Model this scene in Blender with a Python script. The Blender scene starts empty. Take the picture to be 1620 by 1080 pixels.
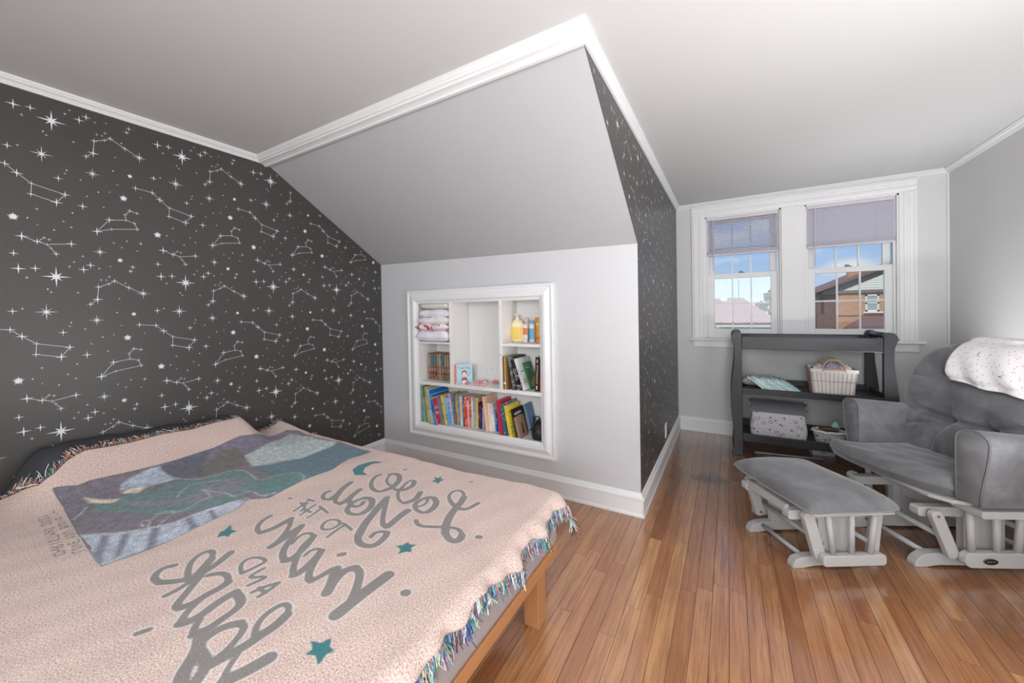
import bpy, bmesh, math, random
import numpy as np
from mathutils import Matrix, Vector
random.seed(7)
SC = bpy.context.scene
COL = SC.collection
PI = math.pi

# ---------------------------------------------------------------- camera
cam_d = bpy.data.cameras.new('camera'); cam = bpy.data.objects.new('camera', cam_d); COL.objects.link(cam)
YAW, PITCH, ROLL, FPX = -0.5485, -0.0113, -0.0188, 612.98
_f = Vector((math.sin(YAW)*math.cos(PITCH), math.cos(YAW)*math.cos(PITCH), math.sin(PITCH)))
_r0 = Vector((math.cos(YAW), -math.sin(YAW), 0)); _u0 = _r0.cross(_f)
_r = math.cos(ROLL)*_r0 + math.sin(ROLL)*_u0; _u = -math.sin(ROLL)*_r0 + math.cos(ROLL)*_u0
cam.matrix_world = Matrix(((_r.x,_u.x,-_f.x,2.628),(_r.y,_u.y,-_f.y,-1.023),(_r.z,_u.z,-_f.z,1.2352),(0,0,0,1)))
cam_d.sensor_width = 36; cam_d.lens = FPX/1620*36
cam_d.shift_x = 30.2/1620; cam_d.shift_y = -38.65/1620
cam_d.clip_start = .02; cam_d.clip_end = 400
SC.camera = cam

# ---------------------------------------------------------------- world, sun, exposure
SC.view_settings.view_transform = 'Standard'; SC.view_settings.look = 'None'
SC.view_settings.exposure = 0.0; SC.view_settings.gamma = 1.0; SC.view_settings.use_curve_mapping = False
W_ = bpy.data.worlds.new('sky'); SC.world = W_; W_.use_nodes = True
nt = W_.node_tree; nt.nodes.clear()
def wn(t, **k):
    n = nt.nodes.new(t)
    for a, b in k.items(): setattr(n, a, b)
    return n
tc = wn('ShaderNodeTexCoord'); sep = wn('ShaderNodeSeparateXYZ'); nt.links.new(tc.outputs['Generated'], sep.inputs[0])
ramp = wn('ShaderNodeValToRGB'); nt.links.new(sep.outputs['Z'], ramp.inputs[0])
cr = ramp.color_ramp
cr.elements[0].position = 0.0; cr.elements[0].color = (.54,.66,.83,1)
cr.elements[1].position = .8; cr.elements[1].color = (.10,.25,.62,1)
e = cr.elements.new(.10); e.color = (.38,.54,.82,1)
e = cr.elements.new(.25); e.color = (.22,.40,.76,1)
mp = wn('ShaderNodeMapping'); mp.inputs['Scale'].default_value = (5,5,11); nt.links.new(tc.outputs['Generated'], mp.inputs[0])
nz = wn('ShaderNodeTexNoise'); nz.inputs['Scale'].default_value = 1.6; nz.inputs['Detail'].default_value = 6; nt.links.new(mp.outputs[0], nz.inputs[0])
cl = wn('ShaderNodeValToRGB'); nt.links.new(nz.outputs['Fac'], cl.inputs[0])
cl.color_ramp.elements[0].position = .52; cl.color_ramp.elements[1].position = .70
mx = wn('ShaderNodeMixRGB'); nt.links.new(cl.outputs[0], mx.inputs[0]); nt.links.new(ramp.outputs[0], mx.inputs[1]); mx.inputs[2].default_value = (.76,.79,.83,1)
bg = wn('ShaderNodeBackground'); bg.inputs['Strength'].default_value = 1.0
ow = wn('ShaderNodeOutputWorld'); nt.links.new(mx.outputs[0], bg.inputs[0]); nt.links.new(bg.outputs[0], ow.inputs[0])

def light(name, kind, loc, energy, color=(1,1,1), aim=None, **k):
    d = bpy.data.lights.new(name, kind); d.energy = energy; d.color = color
    for a, b in k.items(): setattr(d, a, b)
    o = bpy.data.objects.new(name, d); COL.objects.link(o); o.location = loc
    if aim is not None:
        o.rotation_euler = Vector(aim).to_track_quat('-Z','Y').to_euler()
    return o
light('sun', 'SUN', (0,0,20), 2.3, (1,.95,.88), aim=(.35,.75,-.75), angle=math.radians(.6))
# added fill light in a made-up rear opening (window_3, behind the camera)
light('added_rear_fill', 'AREA', (2.7,-2.55,1.45), 80, (.97,.98,1.0), aim=(-.05,1,-.02), shape='RECTANGLE', size=1.5, size_y=1.1)

# ---------------------------------------------------------------- materials
MATS = {}
def lin(c):
    return tuple(((v/255)/12.92 if v/255 <= .04045 else ((v/255+.055)/1.055)**2.4) for v in c)
class NT:
    def __init__(s, name):
        s.m = bpy.data.materials.new(name); s.m.use_nodes = True; s.t = s.m.node_tree
        s.b = s.t.nodes['Principled BSDF']; s.out = s.t.nodes['Material Output']
    def n(s, t, **k):
        x = s.t.nodes.new(t)
        for a, b in k.items(): setattr(x, a, b)
        return x
    def l(s, a, b): s.t.links.new(a, b)
    def val(s, v):
        x = s.n('ShaderNodeValue'); x.outputs[0].default_value = v; return x.outputs[0]
    def math(s, op, a, b=None, c=None, clamp=False):
        x = s.n('ShaderNodeMath', operation=op); x.use_clamp = clamp
        for i, v in enumerate((a, b, c)):
            if v is None: continue
            if isinstance(v, (int, float)): x.inputs[i].default_value = v
            else: s.l(v, x.inputs[i])
        return x.outputs[0]
    def mix(s, f, a, b, blend='MIX'):
        x = s.n('ShaderNodeMixRGB', blend_type=blend)
        for i, v in enumerate((f, a, b)):
            if isinstance(v, (int, float)): x.inputs[i].default_value = v
            elif isinstance(v, tuple): x.inputs[i].default_value = (*v[:3], 1)
            else: s.l(v, x.inputs[i])
        return x.outputs[0]
    def noise(s, vec, scale, detail=3, rough=.5, dist=0):
        x = s.n('ShaderNodeTexNoise'); x.inputs['Scale'].default_value = scale; x.inputs['Detail'].default_value = detail
        x.inputs['Roughness'].default_value = rough; x.inputs['Distortion'].default_value = dist
        if vec is not None: s.l(vec, x.inputs['Vector'])
        return x.outputs['Fac']
    def ramp(s, f, *stops):
        x = s.n('ShaderNodeValToRGB'); s.l(f, x.inputs[0]); r = x.color_ramp
        while len(r.elements) > 1: r.elements.remove(r.elements[-1])
        for i, (p, c) in enumerate(stops):
            e = r.elements[0] if i == 0 else r.elements.new(p)
            e.position = p; e.color = (*c[:3], 1) if isinstance(c, tuple) else (c, c, c, 1)
        return x.outputs[0]
    def obj(s): return s.n('ShaderNodeTexCoord').outputs['Object']
    def pos(s): return s.n('ShaderNodeNewGeometry').outputs['Position']
    def map(s, vec, scale=(1,1,1), loc=(0,0,0)):
        x = s.n('ShaderNodeMapping'); x.inputs['Scale'].default_value = scale; x.inputs['Location'].default_value = loc
        s.l(vec, x.inputs[0]); return x.outputs[0]
    def bump(s, h, strength=.2, dist=.002):
        x = s.n('ShaderNodeBump'); x.inputs['Strength'].default_value = strength; x.inputs['Distance'].default_value = dist
        s.l(h, x.inputs['Height']); s.l(x.outputs[0], s.b.inputs['Normal'])
    def set(s, base=None, rough=None, **k):
        if base is not None:
            if isinstance(base, tuple): s.b.inputs['Base Color'].default_value = (*base[:3], 1)
            else: s.l(base, s.b.inputs['Base Color'])
        if rough is not None:
            if isinstance(rough, (int, float)): s.b.inputs['Roughness'].default_value = rough
            else: s.l(rough, s.b.inputs['Roughness'])
        for a, b in k.items():
            nm = a.replace('_', ' ')
            s.b.inputs[nm].default_value = b
        return s
def mat(name, rgb, rough=.5, var=.06, nscale=8, bump=0, bscale=60, bdist=.002, world=False, **k):
    """plain procedural material: sRGB colour with soft noise variation and fine relief"""
    if name in MATS: return MATS[name]
    t = NT(name); v = t.pos() if world else t.obj()
    c = lin(rgb)
    n = t.noise(v, nscale, 4)
    t.set(t.mix(n, tuple(x*(1-var) for x in c), tuple(min(1, x*(1+var)) for x in c)), rough, **k)
    if bump: t.bump(t.noise(v, bscale, 3), bump, bdist)
    MATS[name] = t.m; return t.m

# ---------------------------------------------------------------- mesh helpers
class MB:
    def __init__(s): s.v = []; s.f = []; s.m = []
    def add(s, vs, fs, mi=0):
        o = len(s.v); s.v += [tuple(p) for p in vs]; s.f += [tuple(i+o for i in f) for f in fs]; s.m += [mi]*len(fs); return s
    def box(s, x0, y0, z0, x1, y1, z1, mi=0):
        return s.add([(x0,y0,z0),(x1,y0,z0),(x1,y1,z0),(x0,y1,z0),(x0,y0,z1),(x1,y0,z1),(x1,y1,z1),(x0,y1,z1)],
                     [(0,3,2,1),(4,5,6,7),(0,1,5,4),(1,2,6,5),(2,3,7,6),(3,0,4,7)], mi)
    def prism(s, pts, axis, a0, a1, mi=0):
        """polygon (2D) extruded along axis; 2D coords are the other two axes in xyz order"""
        def P(p, a):
            if axis == 'x': return (a, p[0], p[1])
            if axis == 'y': return (p[0], a, p[1])
            return (p[0], p[1], a)
        n = len(pts)
        ar = sum(pts[i][0]*pts[(i+1)%n][1]-pts[(i+1)%n][0]*pts[i][1] for i in range(n))
        if (ar > 0) == (axis == 'y'): pts = pts[::-1]
        vs = [P(p, a0) for p in pts] + [P(p, a1) for p in pts]
        if a1 < a0: vs = vs[n:]+vs[:n]
        fs = [tuple(range(n))[::-1], tuple(range(n, 2*n))] + [(i,(i+1)%n,n+(i+1)%n,n+i) for i in range(n)]
        return s.add(vs, fs, mi)
    def tube(s, path, r, seg=8, closed=False, cap=True, mi=0):
        path = [Vector(p) for p in path]; n = len(path)
        rs = r if isinstance(r, (list, tuple)) else [r]*n
        rings = []; up = None
        for i, p in enumerate(path):
            a = path[(i-1) % n] if (closed or i > 0) else p; b = path[(i+1) % n] if (closed or i < n-1) else p
            t = (b-a).normalized()
            if up is None:
                up = Vector((0,0,1)) if abs(t.z) < .9 else Vector((1,0,0))
            sx = t.cross(up)
            if sx.length < 1e-6: sx = t.orthogonal()
            sx.normalize(); up = sx.cross(t).normalized()
            rings.append([p + rs[i]*(math.cos(2*PI*k/seg)*sx + math.sin(2*PI*k/seg)*up) for k in range(seg)])
        vs = [q for ring in rings for q in ring]; fs = []
        m = n if closed else n-1
        for i in range(m):
            j = (i+1) % n
            for k in range(seg):
                k2 = (k+1) % seg
                fs.append((i*seg+k, i*seg+k2, j*seg+k2, j*seg+k))
        if cap and not closed:
            fs.append(tuple(range(seg))[::-1]); fs.append(tuple((n-1)*seg+k for k in range(seg)))
        return s.add(vs, fs, mi)
    def lathe(s, prof, seg=20, c=(0,0), mi=0, sx=1, sy=1):
        vs = []; fs = []; n = len(prof)
        for r, z in prof:
            for k in range(seg):
                a = 2*PI*k/seg; vs.append((c[0]+r*sx*math.cos(a), c[1]+r*sy*math.sin(a), z))
        for i in range(n-1):
            for k in range(seg):
                k2 = (k+1) % seg; fs.append((i*seg+k, i*seg+k2, (i+1)*seg+k2, (i+1)*seg+k))
        fs.append(tuple(range(seg))[::-1]); fs.append(tuple((n-1)*seg+k for k in range(seg)))
        return s.add(vs, fs, mi)
    def loft(s, rings, cap=True, closed=True, mi=0):
        n = len(rings[0]); vs = [p for r in rings for p in r]; fs = []
        for i in range(len(rings)-1):
            for k in range(n if closed else n-1):
                k2 = (k+1) % n; fs.append((i*n+k, i*n+k2, (i+1)*n+k2, (i+1)*n+k))
        if cap and closed:
            fs.append(tuple(range(n))[::-1]); fs.append(tuple((len(rings)-1)*n+k for k in range(n)))
        return s.add(vs, fs, mi)
    def grid(s, nu, nv, fn, mi=0):
        vs = [fn(i/(nu-1), j/(nv-1)) for i in range(nu) for j in range(nv)]
        fs = [(i*nv+j, (i+1)*nv+j, (i+1)*nv+j+1, i*nv+j+1) for i in range(nu-1) for j in range(nv-1)]
        return s.add(vs, fs, mi)
    def mesh(s, name, mats):
        me = bpy.data.meshes.new(name); me.from_pydata(s.v, [], s.f)
        for m in (mats if isinstance(mats, (list, tuple)) else [mats]): me.materials.append(m)
        if any(s.m): me.polygons.foreach_set('material_index', s.m)
        me.update(); return me
def link(name, me, parent=None, loc=None, rot=None):
    o = bpy.data.objects.new(name, me); COL.objects.link(o)
    if parent is not None: o.parent = parent
    if loc is not None: o.location = loc
    if rot is not None: o.rotation_euler = rot
    return o
def put(name, mb, mats, parent=None, bevel=0, smooth=False, seg=2, sub=0, fix=True):
    me = mb.mesh(name, mats)
    if fix:
        bm = bmesh.new(); bm.from_mesh(me); bmesh.ops.recalc_face_normals(bm, faces=bm.faces[:]); bm.to_mesh(me); bm.free()
    if smooth: me.polygons.foreach_set('use_smooth', [True]*len(me.polygons))
    o = link(name, me, parent)
    if bevel:
        b = o.modifiers.new('bevel', 'BEVEL'); b.width = bevel; b.segments = seg; b.limit_method = 'ANGLE'; b.angle_limit = math.radians(40)
        b.harden_normals = False
    if sub:
        q = o.modifiers.new('sub', 'SUBSURF'); q.levels = sub; q.render_levels = sub
    return o
def thing(name, label, cat, loc=(0,0,0), rz=0, group=None, rot=None):
    o = bpy.data.objects.new(name, None); COL.objects.link(o); o.empty_display_size = .1
    o.location = loc; o.rotation_euler = rot if rot else (0,0,rz)
    o['label'] = label; o['category'] = cat
    if group: o['group'] = group
    return o
def tag(o, label, cat, group=None):
    o['label'] = label; o['category'] = cat
    if group: o['group'] = group
    return o
def struct(o, label=None):
    o['kind'] = 'structure'
    if label: o['label'] = label
    return o
def sempty(name, label=None, loc=(0,0,0)):
    o = bpy.data.objects.new(name, None); COL.objects.link(o); o.empty_display_size = .1; o.location = loc
    return struct(o, label)
def sst(a, b, x):
    t = np.clip((x-a)/(b-a), 0, 1); return t*t*(3-2*t)
def text_mesh(name, body, size, m, parent, loc, rot, extrude=.0006, align='CENTER', shear=0, sx=1):
    c = bpy.data.curves.new(name+'_curve', 'FONT'); c.body = body; c.size = size; c.extrude = extrude; c.align_x = align; c.align_y = 'CENTER'; c.shear = shear
    c.resolution_u = 2
    tmp = bpy.data.objects.new(name+'_tmp', c); COL.objects.link(tmp)
    dg = bpy.context.evaluated_depsgraph_get()
    me = bpy.data.meshes.new_from_object(tmp.evaluated_get(dg)); me.name = name
    bpy.data.objects.remove(tmp); bpy.data.curves.remove(c)
    me.materials.clear(); me.materials.append(m)
    o = link(name, me, parent, loc, rot); o.scale = (sx, 1, 1)
    return o
# ================================================================ ROOM SHELL
XW, YK, YW, XR = 2.165, 1.394, 3.386, 4.083        # cheek wall, knee wall, window wall, right wall
ZC, ZCB = 2.285, 2.2475                             # ceiling, bottom of crown
HKL, HKR = 1.675, 1.629                             # knee wall top (left / right)
YS = .432                                           # slope at crown bottom
YB = -2.6                                           # wall behind the camera
YSC = .372                                          # slope meets ceiling

m_trim = mat('white_gloss_trim', (229,230,231), .35, .015, 5, .05, 40)
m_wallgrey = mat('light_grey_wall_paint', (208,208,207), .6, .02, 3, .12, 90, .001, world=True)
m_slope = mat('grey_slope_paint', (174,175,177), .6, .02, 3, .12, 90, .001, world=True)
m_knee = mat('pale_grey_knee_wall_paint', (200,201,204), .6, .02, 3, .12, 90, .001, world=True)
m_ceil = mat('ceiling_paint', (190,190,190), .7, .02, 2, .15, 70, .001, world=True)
m_star = mat('charcoal_wall_paint', (64,63,61), .38, .05, 4, .22, 110, .001, world=True)
m_print = mat('silver_white_stencil_paint', (218,220,223), .5, .04, 20)

# ---- floor: strip planks
def plank_material():
    t = NT('worn_oak_planks'); p = t.pos()
    oi = t.n('ShaderNodeObjectInfo').outputs['Random']; isl = t.n('ShaderNodeNewGeometry').outputs['Random Per Island']
    rnd = t.math('FRACT', t.math('ADD', oi, isl))
    off = t.n('ShaderNodeCombineXYZ'); t.l(t.math('MULTIPLY', rnd, 37), off.inputs[0]); t.l(t.math('MULTIPLY', rnd, 91), off.inputs[1])
    va = t.n('ShaderNodeVectorMath', operation='ADD'); t.l(p, va.inputs[0]); t.l(off.outputs[0], va.inputs[1])
    q = va.outputs[0]
    g1 = t.noise(t.map(q, (55,2.2,1)), 1.0, 6, .6, .8)
    g2 = t.noise(t.map(q, (160,5,1)), 1.0, 3, .6)
    g3 = t.noise(t.map(q, (22,1.4,1)), 1.0, 3, .5, 1.2)
    tone = t.ramp(rnd, (0, lin((166,106,66))), (.3, lin((196,136,90))), (.55, lin((210,152,103))), (.8, lin((182,122,78))), (1, lin((218,164,112))))
    c = t.mix(t.ramp(g1, (.35, 1.0), (.62, 0.0)), tone, lin((118,66,36)))
    nm = t.n('ShaderNodeMixRGB'); nm.inputs[0].default_value = .45; t.l(tone, nm.inputs[1]); t.l(c, nm.inputs[2]); c = nm.outputs[0]
    c = t.mix(t.math('MULTIPLY', t.ramp(g2, (.30, 1.0), (.46, 0.0)), .45), c, lin((92,50,28)))
    c = t.mix(t.math('MULTIPLY', t.ramp(g3, (.34, 1.0), (.44, 0.0)), .22), c, lin((105,60,36)))
    sx0 = t.n('ShaderNodeSeparateXYZ'); t.l(p, sx0.inputs[0]); sepx = sx0.outputs['X']
    # traffic wear: greyed varnish and dark patches, stronger towards the right
    wear = t.ramp(t.noise(p, 1.5, 5, .6), (.45, 0.0), (.75, 1.0))
    c = t.mix(t.math('MULTIPLY', wear, .35), c, lin((128,98,80)))
    dark = t.ramp(t.noise(t.map(p, (1.6,.9,1), (3.1,7.7,0)), 1.6, 5, .65), (.46, 0.0), (.66, 1.0))
    xr_ = t.n('ShaderNodeMapRange'); xr_.inputs['From Min'].default_value = 2.75; xr_.inputs['From Max'].default_value = 3.5; xr_.inputs['To Min'].default_value = .25; t.l(sepx, xr_.inputs['Value'])
    c = t.mix(t.math('MULTIPLY', t.math('MULTIPLY', dark, xr_.outputs[0]), .75), c, lin((78,48,34)))
    # the back of the dormer is walked grey-brown
    sp = t.n('ShaderNodeSeparateXYZ'); t.l(p, sp.inputs[0])
    far = t.n('ShaderNodeMapRange'); far.inputs['From Min'].default_value = 1.3; far.inputs['From Max'].default_value = 2.5; t.l(t.math('ADD', sp.outputs['Y'], t.math('MULTIPLY', t.noise(p, 3, 3), .5)), far.inputs['Value'])
    c = t.mix(t.math('MULTIPLY', far.outputs[0], .6), c, lin((112,84,70)))
    # ink-like stain in front of the changing table
    dv = t.n('ShaderNodeVectorMath', operation='DISTANCE'); t.l(t.map(p, (1,1.25,1)), dv.inputs[0]); dv.inputs[1].default_value = (2.49, 2.175*1.25, 0)
    st = t.math('SUBTRACT', t.math('ADD', dv.outputs['Value'], t.math('MULTIPLY', t.math('SUBTRACT', t.noise(p, 16, 3), .5), .22)), .105)
    c = t.mix(t.math('MULTIPLY', t.ramp(t.math('ADD', st, .5), (.46, 1.0), (.53, 0.0)), .85), c, lin((56,46,46)))
    # pale scuffs
    vo = t.noise(t.map(p, (34,13,1)), 3.0, 3, .6, .5)
    msk = t.ramp(t.noise(p, 2.3, 2), (.55, 0.0), (.66, 1.0))
    c = t.mix(t.math('MULTIPLY', t.math('MULTIPLY', t.ramp(vo, (.68, 0.0), (.74, 1.0)), msk), .45), c, lin((205,190,175)))
    t.set(c, t.math('ADD', t.math('MULTIPLY', t.noise(p, 7, 4), .14), .16), Coat_Weight=.9, Coat_Roughness=.15, Coat_IOR=1.6)
    t.bump(t.math('ADD', g1, t.math('MULTIPLY', g2, .5)), .12, .001)
    return t.m
m_plank = plank_material()
m_sub = mat('dark_gap_under_planks', (40,28,22), .9)
fl = MB().box(-.1, YB-.1, -.12, XR+.1, YW+.1, -.016)
floor = struct(put('floor', fl, m_sub), 'worn strip oak floorboards running toward the windows')
PWD = .0615
unit = MB().box(-.5,-.5,-1,.5,.5,0)
me_pl = unit.mesh('plank', m_plank)
bmq = bmesh.new(); bmq.from_mesh(me_pl)
bmesh.ops.bevel(bmq, geom=[e for e in bmq.edges if all(v.co.z > -.5 for v in e.verts)], offset=.012, segments=1, affect='EDGES'); bmq.to_mesh(me_pl); bmq.free()
rest = MB(); rp = random.Random(3); npk = 0
nst = int((XR+.0)/PWD)+1
for i in range(-1, nst+1):
    x0 = XW+.019 + PWD*(i-36); x1 = x0+PWD
    if x1 < 0 or x0 > XR: continue
    x0c, x1c = max(x0, 0), min(x1, XR)
    ymax = YW if x1c > XW+.005 else YK
    y = YB - rp.uniform(0, .9)
    while y < ymax:
        ln = rp.uniform(.45, 1.35); ya, yb = max(y, YB), min(y+ln, ymax); y += ln
        if yb-ya < .02: continue
        gx, gy = .0013, .0014
        if x1c > 1.5 and yb > -.25 and npk < 290:
            o = link('plank', me_pl, floor); npk += 1
            o.location = ((x0c+x1c)/2, (ya+yb)/2, -rp.uniform(0,.0006)); o.scale = (x1c-x0c-gx, yb-ya-gy, .016)
        else:
            rest.box(x0c+gx/2, ya+gy/2, -.016, x1c-gx/2, yb-gy/2, -.0004)
o = put('plank_field', rest, m_plank, floor); o['kind'] = 'stuff'

# ---- ceiling (main room + dormer)
cm = MB().prism([(-.1,YB-.1),(XR+.1,YB-.1),(XR+.1,YW+.1),(XW-.08,YW+.1),(XW-.08,YSC+.12),(-.1,YSC+.12)], 'z', ZC, ZC+.1)
struct(put('ceiling', cm, m_ceil), 'smooth off-white ceiling over bedroom and dormer')

# ---- star wall (left)
def slope_z(y, x=0):                                # height of the sloping ceiling over (x, y)
    hk = HKL + (HKR-HKL)*x/XW
    return hk + (YK-y)*(2.2475-hk)/(YK-YS)
wl = MB().prism([(YB-.1,0),(YK+.1,0),(YK+.1,slope_z(YK+.1)+.02),(YSC,ZC+.05),(YB-.1,ZC+.05)], 'x', -.1, 0)
wall_left = struct(put('wall_left', wl, m_star), 'charcoal wall stencilled with silver stars and constellations')
# ---- knee wall with the bookcase opening
BX0, BX1, BZ0, BZ1 = .42, 1.555, .325, 1.35
wk = MB()
wk.prism([(0,0),(BX0,0),(BX0,HKL+(HKR-HKL)*BX0/XW),(0,HKL)], 'y', YK, YK+.1)
wk.prism([(BX1,0),(XW,0),(XW,HKR),(BX1,HKL+(HKR-HKL)*BX1/XW)], 'y', YK, YK+.1)
wk.box(BX0,YK,0,BX1,YK+.1,BZ0)
wk.prism([(BX0,BZ1),(BX1,BZ1),(BX1,HKL+(HKR-HKL)*BX1/XW),(BX0,HKL+(HKR-HKL)*BX0/XW)], 'y', YK, YK+.1)
struct(put('wall_back', wk, m_knee), 'pale grey knee wall around the built-in bookcase')
# ---- sloped ceiling
ws = MB()
def sl(x, y, up): return (x, y, slope_z(y, x)+up)
ws.loft([[sl(0,YK+.1,0), sl(0,YSC-.02,0), sl(0,YSC-.02,.12), sl(0,YK+.1,.12)], [sl(XW,YK+.1,0), sl(XW,YSC-.02,0), sl(XW,YSC-.02,.12), sl(XW,YK+.1,.12)]])
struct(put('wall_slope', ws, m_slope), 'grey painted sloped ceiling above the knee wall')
# ---- cheek wall of the dormer (stars)
wc = MB().prism([(YK+.0006,0),(YW+.05,0),(YW+.05,ZC+.05),(YSC+.05,ZC+.05),(YSC+.05,slope_z(YSC+.05,XW)+.004),(YK+.0006,slope_z(YK,XW)+.004)], 'x', XW-.075, XW+.002)
wall_cheek = struct(put('wall_cheek', wc, m_star), 'charcoal starry side wall of the dormer')
# ---- window wall, right wall, rear wall
OZ0, OZ1 = .958, 2.14
OX = [(2.425,3.036),(3.205,3.806)]
ww = MB().box(XW-.05,YW,0,XR+.1,YW+.16,OZ0-.02).box(XW-.05,YW,OZ1,XR+.1,YW+.16,ZC+.05)
ww.box(XW-.05,YW,OZ0-.02,OX[0][0],YW+.16,OZ1).box(OX[0][1],YW,OZ0-.02,OX[1][0],YW+.16,OZ1).box(OX[1][1],YW,OZ0-.02,XR+.1,YW+.16,OZ1)
struct(put('wall_window', ww, m_wallgrey), 'light grey window wall of the dormer')
struct(put('wall_right', MB().box(XR,YB-.1,0,XR+.1,YW+.1,ZC+.05), m_wallgrey), 'plain light grey wall behind the glider chair')
wb = MB().box(-.1,YB-.1,0,1.9,YB,ZC+.05).box(3.5,YB-.1,0,XR+.1,YB,ZC+.05).box(1.9,YB-.1,0,3.5,YB,.85).box(1.9,YB-.1,2.05,3.5,YB,ZC+.05)
struct(put('wall_rear', wb, m_wallgrey), 'light grey wall behind the viewer')

# ---- mouldings swept along wall runs with mitred corners
def run(p0, p1, nrm, prof, m0=0, m1=0):
    """prof = [(out, z)], m0/m1: +1 mitre for an inside corner, -1 for an outside corner, 0 square"""
    p0, p1, nrm = Vector((*p0,0)), Vector((*p1,0)), Vector((*nrm,0)); d = (p1-p0).normalized()
    A = [p0 + nrm*o + d*(o*m0) + Vector((0,0,z)) for o, z in prof]
    B = [p1 + nrm*o - d*(o*m1) + Vector((0,0,z)) for o, z in prof]
    return MB().loft([A, B])
BASE = [(0,0),(.021,0),(.021,.012),(.016,.021),(.0155,.098),(.02,.101),(.02,.112),(.014,.119),(.007,.136),(0,.140)]
CROWN = [(0,ZC),(.036,ZC),(.036,2.275),(.031,2.272),(.0305,2.267),(.024,2.264),(.016,2.259),(.0155,2.255),(.011,2.253),(.010,2.2475),(0,2.2475)]
m_crown = mat('white_crown_paint', (216,217,218), .4, .015, 5, .05, 40)
def trim(name, mb, label): return struct(put(name, mb, m_crown if name.startswith('trim') else m_trim, smooth=False), label)
trim('baseboard_left', run((0,YB),(0,YK),(1,0),BASE,0,1), 'white baseboard along the starry wall')
trim('baseboard_back', run((0,YK),(XW,YK),(0,-1),BASE,1,-1), 'white baseboard below the bookcase')
trim('baseboard_cheek', run((XW+.002,YK),(XW+.002,YW),(1,0),BASE,-1,1), 'white baseboard of the dormer side wall')
trim('baseboard_window', run((XW,YW),(XR,YW),(0,-1),BASE,1,1), 'white baseboard under the windows')
trim('baseboard_right', run((XR,YW),(XR,YB),(-1,0),BASE,1,0), 'white baseboard along the right wall')
trim('trim_1', run((0,YB),(0,YSC),(1,0),CROWN,0,0), 'white crown moulding above the starry wall')
trim('trim_2', run((XW+.002,.372),(XW+.002,YW),(1,0),CROWN,-1,1), 'white crown moulding along the dormer side wall')
trim('trim_3', run((XW,YW),(XR,YW),(0,-1),CROWN,1,1), 'white crown moulding above the windows')
trim('trim_4', run((XR,YW),(XR,YB),(-1,0),CROWN,1,0), 'white crown moulding along the right wall')
SP = [(.376,ZC),(.336,ZC),(.336,2.273),(.343,2.267),(.350,2.263),(.352,2.257),(.362,2.254),(.366,2.247),(.385,2.2455),(.400,2.240),(.404,2.2335),(.413,2.2335),(.416,2.238),(.424,2.236),(.432,2.2475)]
s1 = MB(); s1.loft([[(0,y,z) for y, z in SP], [(XW+.002+max(0,.372-y),y,z) for y, z in SP]])
trim('trim_5', s1, 'wide white crown moulding at the top of the slope')
trim('trim_6', MB().tube([(XR-.006,YW-.006,.14),(XR-.006,YW-.006,2.2475)], .008, 8), 'thin painted bead in the corner beside the windows')

# ---- stencilled stars
def star_poly(r, n, inner, ry=1.0, alt=None):
    pts = []
    for k in range(2*n):
        a = PI/2 + PI*k/n
        if k % 2: rr = r*inner
        else: rr = r if (alt is None or (k//2) % 2 == 0) else r*alt
        pts.append((rr*math.cos(a), rr*ry*math.sin(a)))
    return pts
S4 = lambda r: star_poly(r*.9, 4, .15)
S8 = lambda r: star_poly(r*.88, 8, .13, 1.0, .60)
S10 = lambda r: star_poly(r*.92, 10, .46, 1.0, .8)
BIG = lambda r: star_poly(r*.95, 8, .19, 1.0, .55)
# tile measured on the wall (metres, relative to the big star)
T0 = (-.548, 2.146); TW, TH = .494, .709
def rel(*pts): return [(a-T0[0], b-T0[1]) for a, b in pts]
CONST = {
 'arc': (rel((-.439,2.021),(-.414,2.045),(-.41,2.105),(-.373,2.122),(-.351,2.138),(-.298,2.107),(-.241,2.079),(-.400,2.14),(-.381,2.141),(-.37,2.158)),
         [(0,1),(1,2),(2,3),(3,4),(4,5),(5,6)], [.016,.024,.016,.012,.016,.016,.034,.008,.007,.009]),
 'dipper': (rel((-.754,1.916),(-.686,1.91),(-.654,1.879),(-.613,1.844),(-.512,1.82),(-.54,1.778),(-.616,1.797)),
         [(0,1),(1,2),(2,3),(3,4),(4,5),(5,6),(6,3)], [.018,.018,.022,.014,.02,.024,.016]),
 'lion': (rel((-.409,1.667),(-.364,1.732),(-.301,1.742),(-.268,1.732),(-.258,1.703),(-.356,1.687),(-.304,1.769),(-.285,1.793),(-.257,1.786)),
         [(0,1),(1,2),(2,3),(3,4),(4,5),(5,0),(2,6),(6,7),(7,8)], [.024,.02,.011,.012,.014,.011,.011,.014,.012]),
 'fork': (rel((-.646,1.607),(-.602,1.59),(-.573,1.581),(-.497,1.594),(-.561,1.565),(-.546,1.541),(-.581,1.61),(-.566,1.604)),
         [(0,1),(1,2),(2,3),(2,4),(4,5),(1,6)], [.024,.018,.01,.02,.009,.016,.009,.009]),
}
STARS = [  # (y, z, kind, r)
 (-.548,2.146,'B',.050),(-.658,2.174,'4',.026),(-.459,2.186,'4',.022),(-.581,1.985,'8',.043),(-.419,1.944,'8',.033),(-.308,1.852,'X',.019),
 (-.281,1.972,'X',.013),(-.668,1.688,'X',.020),(-.532,1.890,'4',.018),(-.456,1.779,'4',.021),(-.678,1.989,'4',.018),(-.289,2.192,'8',.017),
 (-.401,1.568,'8',.030),(-.328,1.535,'X',.014)]
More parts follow.
